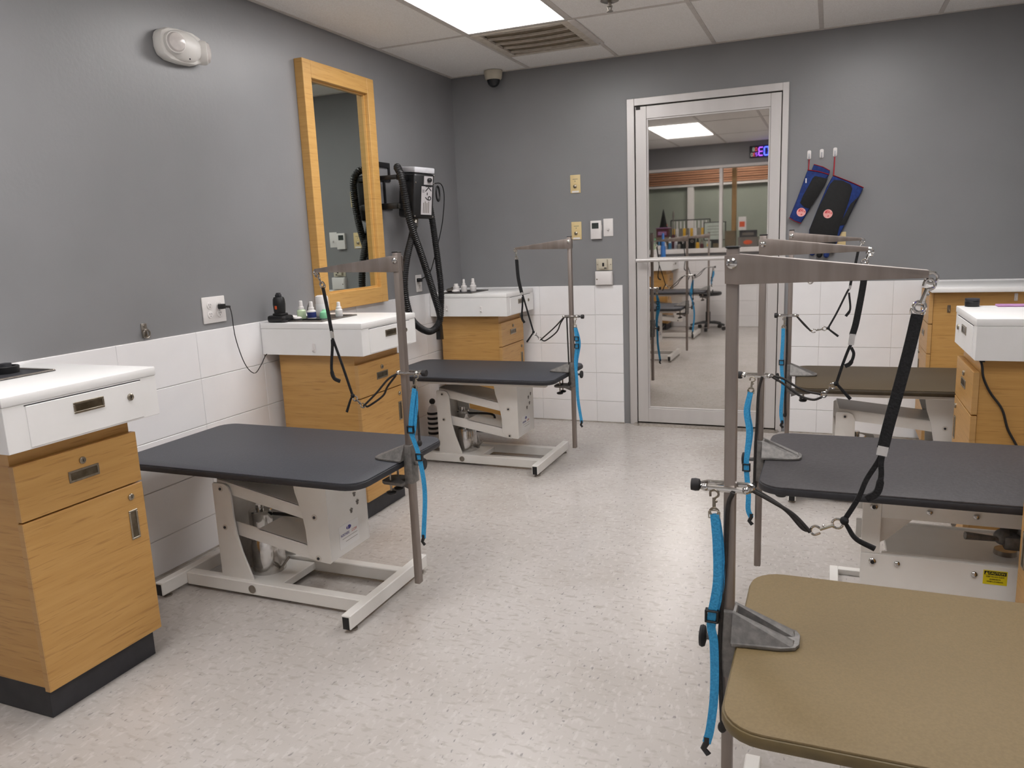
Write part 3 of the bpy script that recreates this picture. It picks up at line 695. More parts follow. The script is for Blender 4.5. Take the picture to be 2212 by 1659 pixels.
def grooming_set(k):
    c = ARM[k]; s = c['s']; w = WHERE[k]
    loc = (c['x'], c['y'], 0)
    V = lambda p, dy=0.0: (s * p[0], dy, p[1])
    top, h = c['top'], c['h']
    # ---- arm
    t = thing('grooming_stand', 'grey metal pole and tapered arm clamped to ' + w, 'grooming stand', loc, group='grooming stands')
    G().box(-.0105, .0105, -.0135, .0135, c['bot'], top, .0022, 2).make('pole', 'pole', t)
    G().box(-.012, .012, -.015, .015, top, top + .004, .0015, 1).make('pole_cap', 'black', t)
    L = c['L']; za = top - .012
    q = [(-.013, za), (.012, za + .002), (L, za - .034), (L, za - .046), (.012, za - .052), (-.012, za - .05)]
    a = G()
    a.prism([(s * p[0], p[1]) for p in q], 'y', -.0175, -.0145, .0006).prism([(s * p[0], p[1]) for p in q], 'y', .0145, .0175, .0006)
    q2 = [(.012, za + .002), (L, za - .034), (L, za - .037), (.012, za - .001)]
    a.prism([(s * p[0], p[1]) for p in q2], 'y', -.0145, .0145)
    a = a.make('arm', 'pole', t)
    G().lathe([(.0095, 0), (.0095, -.003), (.006, -.006), (.001, -.007)], (0, -.0176, za - .014), 14, 'y').make('pivot_bolt', 'chrome', a)
    tip = (L + .006, za - .043)
    er = G().ring(V((tip[0], tip[1] - .004)), .009, .0026, 'y', 16).cyl(V((L - .01, za - .04)), V((L + .004, za - .038)), .004, 8)
    er.make('eye_ring', 'chrome', a)
    # ---- table clamp bracket
    ex = (c['edge'] - c['x']) * s * s  # table edge relative to pole (world x)
    b = G()
    b.box(-.0165, .0165, -.024, .024, h - .085, h + .055, .004, 2)                                   # sleeve
    jp = [(s * .012, -.055), (s * .10, -.045), (s * .125, -.034), (s * .132, -.018), (s * .132, .018), (s * .125, .034), (s * .10, .045), (s * .012, .055)]
    b.prism(jp, 'z', h + .0008, h + .008, .0015)                                                     # upper jaw
    for q in (-1, 1):
        w_ = bmesh.new()
        vs = [w_.verts.new(p) for p in ((s * .010, q * .053, h + .006), (s * .122, q * .036, h + .006), (s * .124, q * .005, h + .006), (s * .010, q * .003, h + .006),
                                        (s * .010, q * .024, h + .056), (s * .010, q * .016, h + .056), (s * .120, q * .020, h + .012), (s * .120, q * .014, h + .012))]
        bmesh.ops.convex_hull(w_, input=vs)
        bmesh.ops.recalc_face_normals(w_, faces=w_.faces)
        b._merge(w_)
    lj = [(s * .012, -.05), (s * .09, -.042), (s * .105, -.03), (s * .105, .03), (s * .09, .042), (s * .012, .05)]
    b.prism(lj, 'z', h - .088, h - .076, .0015)
    b.prism([(s * .015, h - .086), (s * .08, h - .086), (s * .015, h - .11)], 'y', -.004, .004)
    br = b.make('table_clamp', 'cast', t)
    for yy in (-.026, .026):
        kn = G().cyl((s * .072, yy, h - .036), (s * .072, yy, h - .118), .004, 10).make('clamp_screw', 'steel', br)
        G().lathe([(.006, 0), (.018, -.004), (.019, -.009), (.015, -.013), (.004, -.014)], (s * .072, yy, h - .114), 16).make('screw_knob', 'black', br)
    sy = -s * 1.0
    kb = G().cyl((-s * .019, 0, h - .015), (-s * .042, 0, h - .015), .0065, 10).make('lock_stem', 'cast', br)
    G().lathe([(.008, 0), (.02, -s * .003), (.022, -s * .008), (.02, -s * .013), (.008, -s * .015)], (-s * .042, 0, h - .015), 18, 'x').make('lock_knob', 'rubber', br)
    # ---- black loop hanging from the tip
    lp = thing('grooming_loop', 'black nylon grooming loop with steel snaps hanging over ' + w, 'grooming loop', loc, group='black grooming loops')
    W = .019 if k in ('R1', 'T1', 'R2') else .012
    sp = [Vector((s * p.x, 0, p.z)) for p in cat([(p[0], 0, p[1]) for p in c['strap']], 6)]
    P3 = lambda key, dy=0.0: [Vector((s * p.x, dy, p.z)) for p in cat([(p[0], 0, p[1]) for p in c[key]], 6)]
    G().sweep(sp, W, .0045, square=True).make('strap', 'nylon', lp)
    st = sp[0]
    G().ring((st.x, 0, st.z + .005), .0105, .0018, 'y', 14).make('d_ring', 'chrome', lp)
    snap_hook(G(), (st.x, 0, st.z + .006), V((tip[0], tip[1] - .006))).make('snap_hook', 'chrome', lp)
    e = sp[-1]; dd = (sp[-1] - sp[-2]).normalized()
    f = Vector((s * c['thin'][0][0], 0, c['thin'][0][1]))
    G().sweep([e - dd * .004, (e + f) / 2, f], W * .9, .007, square=True).make('strap_slider', 'chrome', lp)
    G().sweep(P3('thin'), .0085, .004, square=True).make('loop_strap', 'nylon', lp)
    brp = P3('br', -.004); nb = len(brp)
    G().sweep(brp, .009, .005, square=True, radii=[1.0 if i < nb * .55 else 1.35 for i in range(nb)]).make('loop_end', 'nylon', lp)
    tl = P3('tail'); nt = len(tl)
    G().sweep(tl, .0085, .006, 8, radii=[.8 + .5 * i / nt for i in range(nt)]).ball(tl[0], .008, n=10).make('loop_tail', 'nylon', lp)
    snap_hook(G(), V(c['snap'][0]), V(c['snap'][1]), .0024, .0042).make('snap_hook', 'chrome', lp)
    # ---- chrome clamp with cord
    cl = thing('cord_clamp', 'chrome clamp with black cord above ' + w, 'clamp', loc, group='chrome cord clamps')
    (ax, az), (bx, bz) = c['clamp']
    g = G()
    zc = (az + bz) / 2; x0, x1 = min(ax, bx), max(ax, bx)
    for yy in (-.019, .019):
        g.sweep([(s * x0, yy, zc), (s * x1, yy, zc)], .011, .007, 8)
    n = 8
    for xe, sg in ((x0, -1), (x1, 1)):
        g.sweep([(s * (xe + sg * .012 * math.sin(PI * i / n)), -.019 + .038 * i / n, zc) for i in range(n + 1)], .007, .011, 8, up=(0, 0, 1))
    g.ball((s * x0, -.019, zc + .002), .0075).ball((s * x1, -.019, zc + .002), .0075)
    cb = g.make('clamp_body', 'chrome', cl)
    (kx, kz), (k2, _) = c['knob']
    G().cyl((s * (kx + .004), 0, zc), (s * (k2 + .014), 0, zc), .0042, 10).make('screw', 'chrome', cb)
    G().lathe([(.006, s * .018), (.0115, s * .015), (.0125, s * .008), (.0115, 0), (.004, -s * .001)], (s * k2, 0, zc), 14, 'x').make('knob', 'rubber', cb)
    for key in ('c1', 'c2'):
        G().sweep(P3(key, -.006 if key == 'c1' else .006), .0075, .0075, 8).make('cord', 'cordm', cl)
    G().sweep(P3('cord', -.0265), .0085, .0085, 8).ball((s * c['cord'][-1][0], -.0265, c['cord'][-1][1]), .009, (1, 1, 1.3), 10).make('hanging_cord', 'cordm', cl)
    # ---- blue leash
    bl = thing('blue_leash', 'bright blue leash with black buckles hanging beside ' + w, 'leash', loc, group='blue leashes')
    yb = -.034
    bp = P3('blue', yb)
    nb = len(bp)
    G().sweep(bp, .0165, .003, square=True).make('webbing', 'blue', bl)
    if k != 'R3':
        half = [p + Vector((s * -.004 * math.sin(PI * i / max(1, nb // 2)), .005, 0)) for i, p in enumerate(bp[:nb // 2 + 1])]
        half = [p + Vector((.009 * math.sin(PI * i / (len(half) - 1)), 0, 0)) for i, p in enumerate(half)]
        G().sweep(half, .0165, .003, square=True).make('webbing_return', 'blue', bl)
    for zb in c['bk']:
        pb = min(bp, key=lambda p: abs(p.z - zb))
        o = G()
        for (u0, u1, v0, v1) in ((-.012, .012, .009, .013), (-.012, .012, -.013, -.009), (-.013, -.009, -.013, .013), (.009, .013, -.013, .013)):
            o.box(pb.x + u0, pb.x + u1, yb - .006, yb + .008, pb.z + v0, pb.z + v1, .001, 1)
        o.make('buckle', 'black', bl)
    pe = bp[-1]
    G().sweep([pe + Vector((0, 0, .012)), pe, pe + Vector((-.006, 0, -.014)), pe + Vector((.004, 0, -.026))], .013, .006, 8).make('end_clip', 'black', bl)
    a0, a1 = Vector((s * c['bsnap'][0][0], yb, c['bsnap'][0][1])), Vector((s * c['bsnap'][1][0], yb, c['bsnap'][1][1]))
    sg = snap_hook(G(), a1 + Vector((0, 0, -.004)), a0 + Vector((0, .012, .002)), .0022, .004)
    sg.make('snap_hook', 'nickel', bl)
    r = G(); zz = a1.z - .004
    r.sweep([(a1.x - .010, yb, zz - .006), (a1.x + .010, yb, zz - .006), (a1.x + .010, yb, zz + .006), (a1.x + .005, yb, zz + .009), (a1.x - .005, yb, zz + .009), (a1.x - .010, yb, zz + .006)], .003, .003, 6, closed=True)
    r.make('d_ring', 'nickel', bl)
for k in ARM: grooming_set(k)

# ================================================================ THINGS ON THE LEFT WALL
def frame_of(t, y0, y1, z0, z1, w, d, mat, piece='frame_rail', axis='x'):
    for (a, b, c, e) in ((y0, y0 + w, z0, z1), (y1 - w, y1, z0, z1), (y0 + w, y1 - w, z1 - w, z1), (y0 + w, y1 - w, z0, z0 + w)):
        G().box(0, d, a, b, c, e, .002, 1).make(piece, mat, t)
mi = thing('wall_mirror', 'tall wall mirror in a light oak frame', 'mirror', (.0, -1.447, 1.6))
for (a, b, c, e) in ((-.327, -.259, -.635, .63), (.259, .327, -.635, .63), (-.259, .259, .545, .63), (-.259, .259, -.635, -.545)):
    G().box(0, .05, a, b, c, e, .002, 1).make('frame_rail', 'frame_wood', mi)
for (a, b, c, e) in ((-.259, -.251, -.545, .545), (.251, .259, -.545, .545), (-.251, .251, .537, .545), (-.251, .251, -.545, -.537)):
    G().box(.012, .026, a, b, c, e).make('inner_bead', 'frame_wood', mi)
G().box(.008, .012, -.2588, .2588, -.5448, .5448).make('mirror_glass', 'mirror', mi)
# emergency light
el = thing('emergency_light', 'cream twin-head emergency light high on the mirror wall', 'light', (0, -2.535, 2.128))
body = [(-.135, -.02), (-.125, -.05), (-.09, -.066), (-.03, -.07), (.04, -.066), (.085, -.05), (.1, -.02), (.1, .02), (.085, .05), (.04, .062), (-.03, .062), (-.09, .056), (-.125, .04), (-.135, .015)]
g = G().prism(body, 'x', 0, .05, .012); g.ball((.045, -.02, -.004), .07, (.55, 1.45, .86), 20); g.make('housing', 'cream', el)
def lamp_head(yc, zc, rz, sc_, xo):
    hd = G().lathe([(.05, 0), (.052, .02), (.048, .034), (.04, .038)], (0, 0, 0), 26, 'x').make('lamp_head', 'cream', el, (xo, yc, zc), (0, 0, rz))
    hd.scale = (sc_, sc_, sc_)
    G().lathe([(.044, .036), (.038, .046), (.02, .052), (.001, .053)], (0, 0, 0), 24, 'x').make('lens', 'lens', hd)
lamp_head(-.078, -.004, -.3, .86, .05)
lamp_head(.082, -.006, .75, .95, .03)
G().cyl((.075, -.02, -.055), (.078, -.02, -.056), .003, 8).make('test_button', 'ink', el)
# electrical outlets
def outlet(name, label, y0, y1, z0, z1, cols, plug):
    yc, zc = (y0 + y1) / 2, (z0 + z1) / 2
    t = thing(name, label, 'outlet', (.0, yc, zc), group='wall outlets')
    G().box(0, .006, y0 - yc, y1 - yc, z0 - zc, z1 - zc, .003, 2).make('cover_plate', 'wplastic', t)
    for c in cols:
        for rz in (.02, -.02):
            r = G().lathe([(.0155, 0), (.0155, .0085), (.014, .009), (.001, .009)], (0, c, rz), 18, 'x').make('receptacle', 'wplastic', t)
            for q in (-.005, .005): G().box(.0088, .0095, c + q - .001, c + q + .001, rz, rz + .007).make('slot', 'ink', r)
            G().cyl((.0088, c, rz - .006), (.0095, c, rz - .006), .0022, 8).make('ground_hole', 'ink', r)
    return t
outlet('quad_outlet', 'white four-socket wall outlet with a black plug in it', -2.57, -2.434, .992, 1.107, (-.028, .028), 0)
outlet('wall_outlet', 'white wall outlet behind the hanging dryer hose', -.69, -.615, .985, 1.095, (0,), 0)
# charger plug and cord of the clipper stand
pc = thing('charger_cord', 'thin black charger cord plugged into the four-socket outlet', 'cord', (.02, -2.474, 1.06))
G().box(-.01, .016, -.012, .012, -.01, .012, .003).cyl((.005, .008, 0), (.012, .04, -.004), .005, 8).make('plug', 'black', pc)
rel = lambda p: (p[0] - .02, p[1] + 2.474, p[2] - 1.06)
G().sweep(cat([rel(p) for p in [(.032, -2.436, 1.056), (.034, -2.43, 1.02), (.03, -2.418, .913), (.03, -2.377, .789), (.032, -2.323, .734), (.03, -2.271, .762), (.03, -2.235, .80), (.035, -2.215, .815)]], 6), .0042, .0042, 6).make('cable', 'black', pc)
# tie-down ring
tr = thing('tie_ring', 'small steel tie-down ring plate on the grey wall', 'wall ring', (0, -2.886, 1.003))
G().box(0, .004, -.014, .014, -.026, .03, .002).cyl((.004, 0, .02), (.006, 0, .02), .004, 8).make('plate', 'steel', tr)
G().ring((.012, 0, -.012), .016, .0035, 'x', 18).make('ring', 'steel', tr)
G().box(.004, .016, -.01, .01, -.001, .008, .002).make('ring_strap', 'steel', tr)
# ---- wall mounted dryer
dr = thing('stand_dryer', 'black wall-mounted pet dryer with silver K-9 label and clear lid', 'dryer', (.17, -.88, 1.6))
bk = G()
bk.box(-.168, -.16, -.215, -.05, .155, .185, .002).box(-.168, -.16, -.215, -.195, .075, .157, .002).box(-.168, -.16, -.07, -.05, .075, .157, .002).box(-.168, -.16, -.197, -.068, .075, .09, .002).box(-.168, -.16, -.135, -.115, -.095, .08, .002).box(-.168, -.16, -.215, -.05, -.095, -.06, .002).make('wall_bracket', 'black', dr)
br_ = G()
br_.box(-.165, -.02, -.21, -.19, .075, .10, .003).box(-.03, -.01, -.21, -.05, .07, .1, .003).box(-.165, -.03, -.205, -.185, -.095, -.06, .003).box(-.04, -.015, -.205, -.05, -.095, -.065, .003)
br_.make('bracket_arm', 'black', dr)
bd = G()
rotb = Matrix.Rotation(math.radians(6), 4, 'Y') @ Matrix.Rotation(math.radians(-28), 4, 'Z')
bd.box(-.085, .085, -.075, .075, -.15, .115, .018, 3, rotb)
bd = bd.make('dryer_body', 'black', dr, (0, -.03, 0))
G().box(-.078, .082, -.07, .075, .116, .15, .008, 2, rotb).make('clear_lid', 'clearp', bd)
# label face looks along local +x of the rotated body
lm = rotb @ Matrix.Translation((.0856, 0, 0))
def on_face(g): return g.xf(rotb)
lab = on_face(G().box(.0852, .0866, -.02, .056, -.125, .04)).make('silver_label', 'silverlabel', bd)
on_face(G().box(.0852, .0866, -.004, .058, .05, .1)).make('switch_plate', 'silverlabel', bd)
on_face(G().cyl((.0866, .03, .078), (.102, .03, .078), .013, 14)).make('switch_knob', 'black', bd)
on_face(G().cyl((.102, .026, .082), (.104, .026, .082), .006, 10)).make('knob_cap', 'chrome', bd)
def label_text(body, size, y, z, sx=1.0):
    t_ = text(body, size, 'ink', lab, (0, 0, 0), (0, 0, 0), sx=1.0)
    m4 = rotb @ Matrix.Translation((.087, y, z)) @ Matrix(((0, 0, 1, 0), (1, 0, 0, 0), (0, 1, 0, 0), (0, 0, 0, 1))) @ Matrix.Rotation(-PI / 2, 4, 'Z')
    t_.matrix_local = m4
label_text('K-9', .062, .026, .002)
label_text('III', .024, -.008, .012)
for k in range(4):
    on_face(G().box(.0867, .0870, -.006 + k * .012, .000 + k * .012, -.115, -.055 + .008 * (k % 2))).make('print_line', 'greyink', lab)
for (yy, zz) in ((-.062, .06), (.066, .105), (.066, .06), (.066, -.135), (-.062, -.135)):
    on_face(G().lathe([(.005, .085), (.005, .088), (.001, .089)], (0, yy, zz), 10, 'x')).make('screw', 'chrome', bd)
# hose (ribbed) hanging in a long loop
def ribbed(pts, w, sub=10):
    P = cat(pts, sub)
    Q = []; acc = 0
    # resample at 3 mm
    d = [0]
    for a, b in zip(P, P[1:]): d.append(d[-1] + (b - a).length)
    n = int(d[-1] / .003); j = 0
    for i in range(n + 1):
        s_ = d[-1] * i / n
        while j < len(d) - 2 and d[j + 1] < s_: j += 1
        f = (s_ - d[j]) / max(1e-6, d[j + 1] - d[j]); Q.append(P[j].lerp(P[j + 1], f))
    return Q, [1.0 if (i % 4) < 2 else .87 for i in range(len(Q))]
O = Vector((.17, -.88, 1.6))
hp_ = [(.12, -.985, 1.70), (.12, -1.03, 1.74), (.15, -1.075, 1.735), (.18, -1.09, 1.66), (.19, -1.05, 1.44), (.2, -.94, 1.21), (.2, -.815, .97), (.2, -.757, .83), (.19, -.79, .768), (.18, -.88, .75), (.17, -1.0, .80), (.165, -1.08, .88), (.16, -1.11, 1.04), (.165, -1.075, 1.2), (.17, -1.0, 1.34), (.17, -.96, 1.42)]
Q, rr = ribbed([Vector(p) - O for p in hp_], .034)
G().sweep(Q, .045, .045, 10, up=(1, 0, 0), radii=rr).make('hose', 'black', dr)
G().cyl(Vector((.17, -.962, 1.40)) - O, Vector((.17, -.945, 1.455)) - O, .022, 14).make('hose_coupling', 'steel', dr)
Q, rr = ribbed([Vector(p) - O for p in [(.17, -.745, 1.52), (.185, -.74, 1.36), (.19, -.715, 1.15), (.19, -.70, 1.0), (.19, -.72, .86), (.19, -.74, .80)]], .03)
G().sweep(Q, .042, .042, 10, up=(1, 0, 0), radii=rr).make('hose', 'black', dr)
G().prism([(-.024, -.11), (.03, -.115), (.02, 0), (-.016, 0)], 'x', -.014, .014, .003).make('nozzle', 'black', dr, Vector((.19, -.755, .795)) - O)
G().cyl(Vector((.19, -.75, .79)) - O, Vector((.19, -.742, .82)) - O, .019, 14).make('nozzle_collar', 'steel', dr)
G().sweep(cat([Vector(p) - O for p in [(.2, -.755, 1.66), (.23, -.70, 1.66), (.235, -.67, 1.60), (.22, -.665, 1.48), (.2, -.675, 1.37), (.17, -.73, 1.2), (.14, -.75, 1.11), (.06, -.72, 1.07), (.02, -.69, 1.065)]], 6), .007, .007, 6).make('power_cord', 'black', dr)
G().ring((Vector((.215, -.715, 1.60)) - O), .045, .006, 'x', 16, .5).make('cord_coil', 'black', dr)
G().box(.0, .03, -.014, .014, -.012, .012, .003).make('plug', 'black', dr, Vector((.006, -.67, 1.062)) - O)
# striped coil standing by the wall between the mirror cabinet and the far table
sc = thing('striped_tube', 'black and white striped tube standing by the tiled wall', 'tube', (.13, -.80, 0))
G().lathe([(.035, 0), (.035, .22), (.024, .245), (.012, .255), (.012, .275)], (0, 0, 0), 16).make('tube', 'wplastic', sc)
for k in range(6): G().lathe([(.036, 0), (.0385, .004), (.0385, .012), (.036, .016)], (0, 0, .03 + k * .033), 16).make('stripe', 'black', sc)
G().ball((0, 0, .28), .02, n=12).make('cap', 'black', sc)

# ================================================================ THINGS ON THE BACK WALL
def plate(label, x0, x1, z0, z1, mat, name, cat_, group=None, d=.006):
    t = thing(name, label, cat_, ((x0 + x1) / 2, 0, (z0 + z1) / 2), group=group)
    hx, hz = (x1 - x0) / 2, (z1 - z0) / 2
    G().box(-hx, hx, -d, 0, -hz, hz, .002, 2).make('cover_plate', mat, t)
    return t, hx, hz
for zc, lb in ((1.65, 'upper ivory call-button plate beside the door'), (1.339, 'lower ivory call-button plate beside the thermostat')):
    t, hx, hz = plate(lb, .859, .93, zc - .06, zc + .06, 'ivory', 'button_plate', 'button plate', 'ivory button plates')
    G().lathe([(.011, 0), (.012, -.006), (.008, -.009), (.001, -.0095)], (-.002, -.006, -.017), 16, 'y').make('button', 'nickel', t)
    G().cyl((-.001, -.006, .018), (-.001, -.008, .018), .0035, 8).make('screw', 'nickel', t)
    G().box(-.024, .024, -.0075, -.006, -.057, -.045).make('caption_strip', 'wplastic', t)
    G().box(-.018, .018, -.0066, -.006, .030, .033).make('print_line', 'greyink', t)
t, hx, hz = plate('white thermostat with a dark display', 1.0, 1.074, 1.278, 1.40, 'wplastic', 'thermostat', 'thermostat', d=.026)
G().box(-.027, .02, -.027, -.0255, .008, .046, .001, 1).make('display', 'lcd', t)
G().box(hx, hx + .003, -.02, -.008, -.005, .03).make('side_lever', 'wplastic', t)
t, hx, hz = plate('white toggle switch plate next to the thermostat', 1.085, 1.152, 1.293, 1.41, 'wplastic', 'switch_plate', 'switch')
G().box(-.006, .006, -.02, -.006, -.018, -.006, .002).make('toggle', 'wplastic', t)
t, hx, hz = plate('beige key switch box above the white lidded box', 1.03, 1.141, 1.066, 1.145, 'beige', 'key_switch', 'switch')
G().box(-.034, .026, -.03, -.006, -.028, .036, .004).make('housing', 'beige', t)
G().box(-.007, .007, -.031, -.029, -.012, .012).box(.006, .022, -.031, -.029, -.027, -.02).make('key_slot', 'ink', t)
for q in (-.046, .046): G().cyl((q, -.006, 0), (q, -.0075, 0), .0035, 8).make('screw', 'nickel', t)
t, hx, hz = plate('white lidded control box just above the tile edge', 1.027, 1.146, .967, 1.061, 'wplastic', 'control_box', 'box', d=.03)
G().box(-hx + .004, hx - .004, -.036, -.0305, -hz + .004, hz - .004, .002).make('lid', 'wplastic', t)
G().lathe([(.005, 0), (.005, -.003), (.001, -.004)], (-.045, -.036, -.006), 12, 'y').make('latch', 'nickel', t)
t, hx, hz = plate('ivory wall plate hidden behind the black glove', 2.53, 2.592, 1.142, 1.262, 'ivory', 'blank_plate', 'wall plate')
for q in (-.03, .03): G().cyl((.01, -.006, q), (.01, -.008, q), .004, 10).make('screw', 'nickel', t)
# adhesive hooks
for hx_, lb, zz in ((2.371, 'white adhesive wall hook holding the short blue sleeve', 1.722), (2.441, 'empty white adhesive wall hook between the two gloves', 1.724), (2.515, 'white adhesive wall hook holding the long glove', 1.727)):
    t = thing('wall_hook', lb, 'hook', (hx_, 0, zz), group='adhesive wall hooks')
    G().prism(rrect(-.011, .011, -.022, .03, .008, 4), 'y', -.005, 0, .001).make('base', 'wplastic', t)
    G().sweep(cat([(0, -.006, .012), (0, -.010, -.008), (0, -.022, -.022), (0, -.026, -.01)], 5), .008, .005, 8, up=(0, 1, .2)).make('hook', 'clearp', t)
# bite-proof sleeve and glove
def worldpoly(pts, o): return [(p[0] - o[0], p[1] - o[1]) for p in pts]
def badge(t, c, o, y):
    b = G().cyl((c[0] - o[0], y, c[1] - o[1]), (c[0] - o[0], y - .0015, c[1] - o[1]), .0262, 26).make('round_badge', 'pinkbadge', t)
    cx, cz = c[0] - o[0], c[1] - o[1]
    g = G().prism([(cx - .018, cz + .004), (cx - .014, cz + .018), (cx, cz + .022), (cx + .012, cz + .016), (cx + .012, cz + .002), (cx + .002, cz + .004)], 'y', y - .0022, y - .0014).make('badge_print', 'redbadge', b)
    G().prism([(cx - .003, cz - .012), (cx + .004, cz - .008), (cx + .007, cz - .014), (cx - .001, cz - .019)], 'y', y - .0022, y - .0014).make('badge_print', 'redbadge', b)
    G().ring((cx + .002, y - .0018, cz + .010), .006, .0015, 'y', 12).make('badge_print', 'pinkbadge', b)
    G().prism([(cx + .016, cz - .004), (cx + .022, cz), (cx + .022, cz + .008), (cx + .016, cz + .006)], 'y', y - .0022, y - .0014).make('badge_print', 'redbadge', b)
o = (2.372, 1.71)
t = thing('bite_sleeve', 'blue and black protective sleeve with red edging hanging from a hook', 'sleeve', (o[0], 0, o[1]))
G().prism(worldpoly([(2.365, 1.636), (2.43, 1.621), (2.486, 1.601), (2.44, 1.52), (2.385, 1.41), (2.336, 1.324), (2.300, 1.338), (2.268, 1.36), (2.31, 1.47), (2.34, 1.56)], o), 'y', -.04, -.004, .01).make('sleeve_body', 'royal', t)
G().prism(worldpoly([(2.399, 1.666), (2.45, 1.648), (2.49, 1.623), (2.486, 1.598), (2.43, 1.615), (2.387, 1.634)], o), 'y', -.02, -.002, .004).make('cuff_back', 'royal', t)
G().prism(worldpoly([(2.395, 1.585), (2.408, 1.598), (2.478, 1.578), (2.472, 1.556), (2.40, 1.43), (2.381, 1.408), (2.352, 1.418), (2.328, 1.446), (2.345, 1.49), (2.372, 1.54)], o), 'y', -.0435, -.037, .002).make('grip_patch', 'blkcloth', t)
G().sweep([Vector((p[0] - o[0], -.034, p[1] - o[1])) for p in ((2.365, 1.637), (2.43, 1.622), (2.486, 1.602))], .006, .02, 8).make('red_edging', 'red', t)
G().sweep([Vector((p[0] - o[0], -.014, p[1] - o[1])) for p in ((2.399, 1.667), (2.45, 1.649), (2.49, 1.624))], .006, .016, 8).make('red_edging', 'red', t)
G().sweep([Vector((p[0] - o[0], -.024, p[1] - o[1])) for p in ((2.268, 1.36), (2.30, 1.339), (2.336, 1.324))], .006, .03, 8).make('red_edging', 'red', t)
G().sweep([Vector((.0, -.018, .0)), Vector((.0, -.02, -.03)), Vector((-.002, -.02, -.074))], .006, .004, 8).make('hanging_cord', 'red', t)
G().box(-.017, -.010, -.0435, -.040, -.15, -.122, .0005, 1).make('white_tag', 'wplastic', t)
badge(t, (2.336, 1.389), o, -.0405)
o = (2.514, 1.71)
t = thing('bite_glove', 'long black and blue protective glove with red edging hanging from a hook', 'glove', (o[0], 0, o[1]))
G().prism(worldpoly([(2.508, 1.595), (2.60, 1.552), (2.677, 1.512), (2.64, 1.43), (2.60, 1.34), (2.577, 1.29), (2.556, 1.24), (2.54, 1.185), (2.46, 1.165), (2.385, 1.185), (2.384, 1.282), (2.43, 1.41), (2.475, 1.53)], o), 'y', -.045, -.004, .012).make('glove_body', 'royal', t)
G().prism(worldpoly([(2.494, 1.546), (2.515, 1.568), (2.56, 1.562), (2.605, 1.536), (2.616, 1.51), (2.60, 1.44), (2.551, 1.282), (2.535, 1.19), (2.46, 1.172), (2.39, 1.19), (2.386, 1.284), (2.43, 1.405)], o), 'y', -.049, -.042, .002).make('grip_patch', 'blkcloth', t)
G().prism(worldpoly([(2.655, 1.466), (2.644, 1.446), (2.585, 1.303), (2.545, 1.296), (2.575, 1.35), (2.61, 1.425)], o), 'y', -.048, -.03, .004).make('side_patch', 'blkcloth', t)
G().sweep([Vector((p[0] - o[0], -.03, p[1] - o[1])) for p in ((2.508, 1.596), (2.60, 1.553), (2.677, 1.513))], .007, .035, 8).make('red_edging', 'red', t)
G().sweep([Vector((0, -.018, 0)), Vector((-.001, -.02, -.06)), Vector((-.003, -.022, -.114))], .007, .004, 8).make('hanging_cord', 'red', t)
for fx0, fz0, fx1, fz1, mm in ((2.395, 1.205, 2.366, 1.172, 'blkcloth'), (2.425, 1.195, 2.406, 1.142, 'royal'), (2.458, 1.19, 2.447, 1.128, 'blkcloth'), (2.49, 1.19, 2.486, 1.126, 'royal'), (2.52, 1.2, 2.518, 1.152, 'blkcloth')):
    a, b = Vector((fx0 - o[0], -.026, fz0 - o[1])), Vector((fx1 - o[0], -.024, fz1 - o[1]))
    G().sweep([a, a.lerp(b, .5), b], .033, .036, 12).ball(b, .0165, (1, 1.08, 1), 12).make('finger', mm, t)
badge(t, (2.487, 1.372), o, -.0495)
# small towel hook on the gloves wall
t = thing('ring_hook', 'small steel ring hook at the tile edge near the gloves', 'hook', (2.40, 0, .975))
G().box(-.012, .012, -.004, 0, -.005, .03, .002).make('plate', 'steel', t)
G().ring((0, -.012, -.002), .016, .003, 'y', 16).make('ring', 'steel', t)

# ================================================================ THINGS ON THE CABINETS
ZC = .9575
def tool_tray(label, x, y, w, d, bowl=False):
    t = thing('tool_tray', label, 'tray', (x, y, ZC), group='counter tool trays')
    G().box(-w / 2, w / 2, -d / 2, d / 2, 0, .0025, .001, 1).make('tray_base', 'toe', t)
    for (a, b, c, e) in ((-w / 2, w / 2, -d / 2, -d / 2 + .008), (-w / 2, w / 2, d / 2 - .008, d / 2), (-w / 2, -w / 2 + .008, -d / 2 + .008, d / 2 - .008), (w / 2 - .008, w / 2, -d / 2 + .008, d / 2 - .008)):
        G().box(a, b, c, e, 0, .006, .002, 1).make('rim', 'steel', t)
    return t
tool_tray('dark tray with steel rim set in the near cabinet top', .188, -3.66, .215, .32)
t = thing('clipper_holder', 'round black clipper holder cup in the steel rimmed tray', 'cup', (.175, -3.575, ZC + .0026))
G().lathe([(.036, 0), (.038, .02), (.036, .022), (.03, .022), (.028, .006), (.001, .005)], (0, 0, 0), 22).make('cup', 'black', t)
G().lathe([(.018, .005), (.017, .03), (.001, .032)], (.002, .0, 0), 16).make('blade_end', 'toe', t)
t = thing('steel_comb', 'short steel grooming tool lying in the steel rimmed tray', 'tool', (.175, -3.68, ZC + .0026))
G().box(-.03, .03, -.03, .03, 0, .01, .003).make('plate', 'chrome', t)
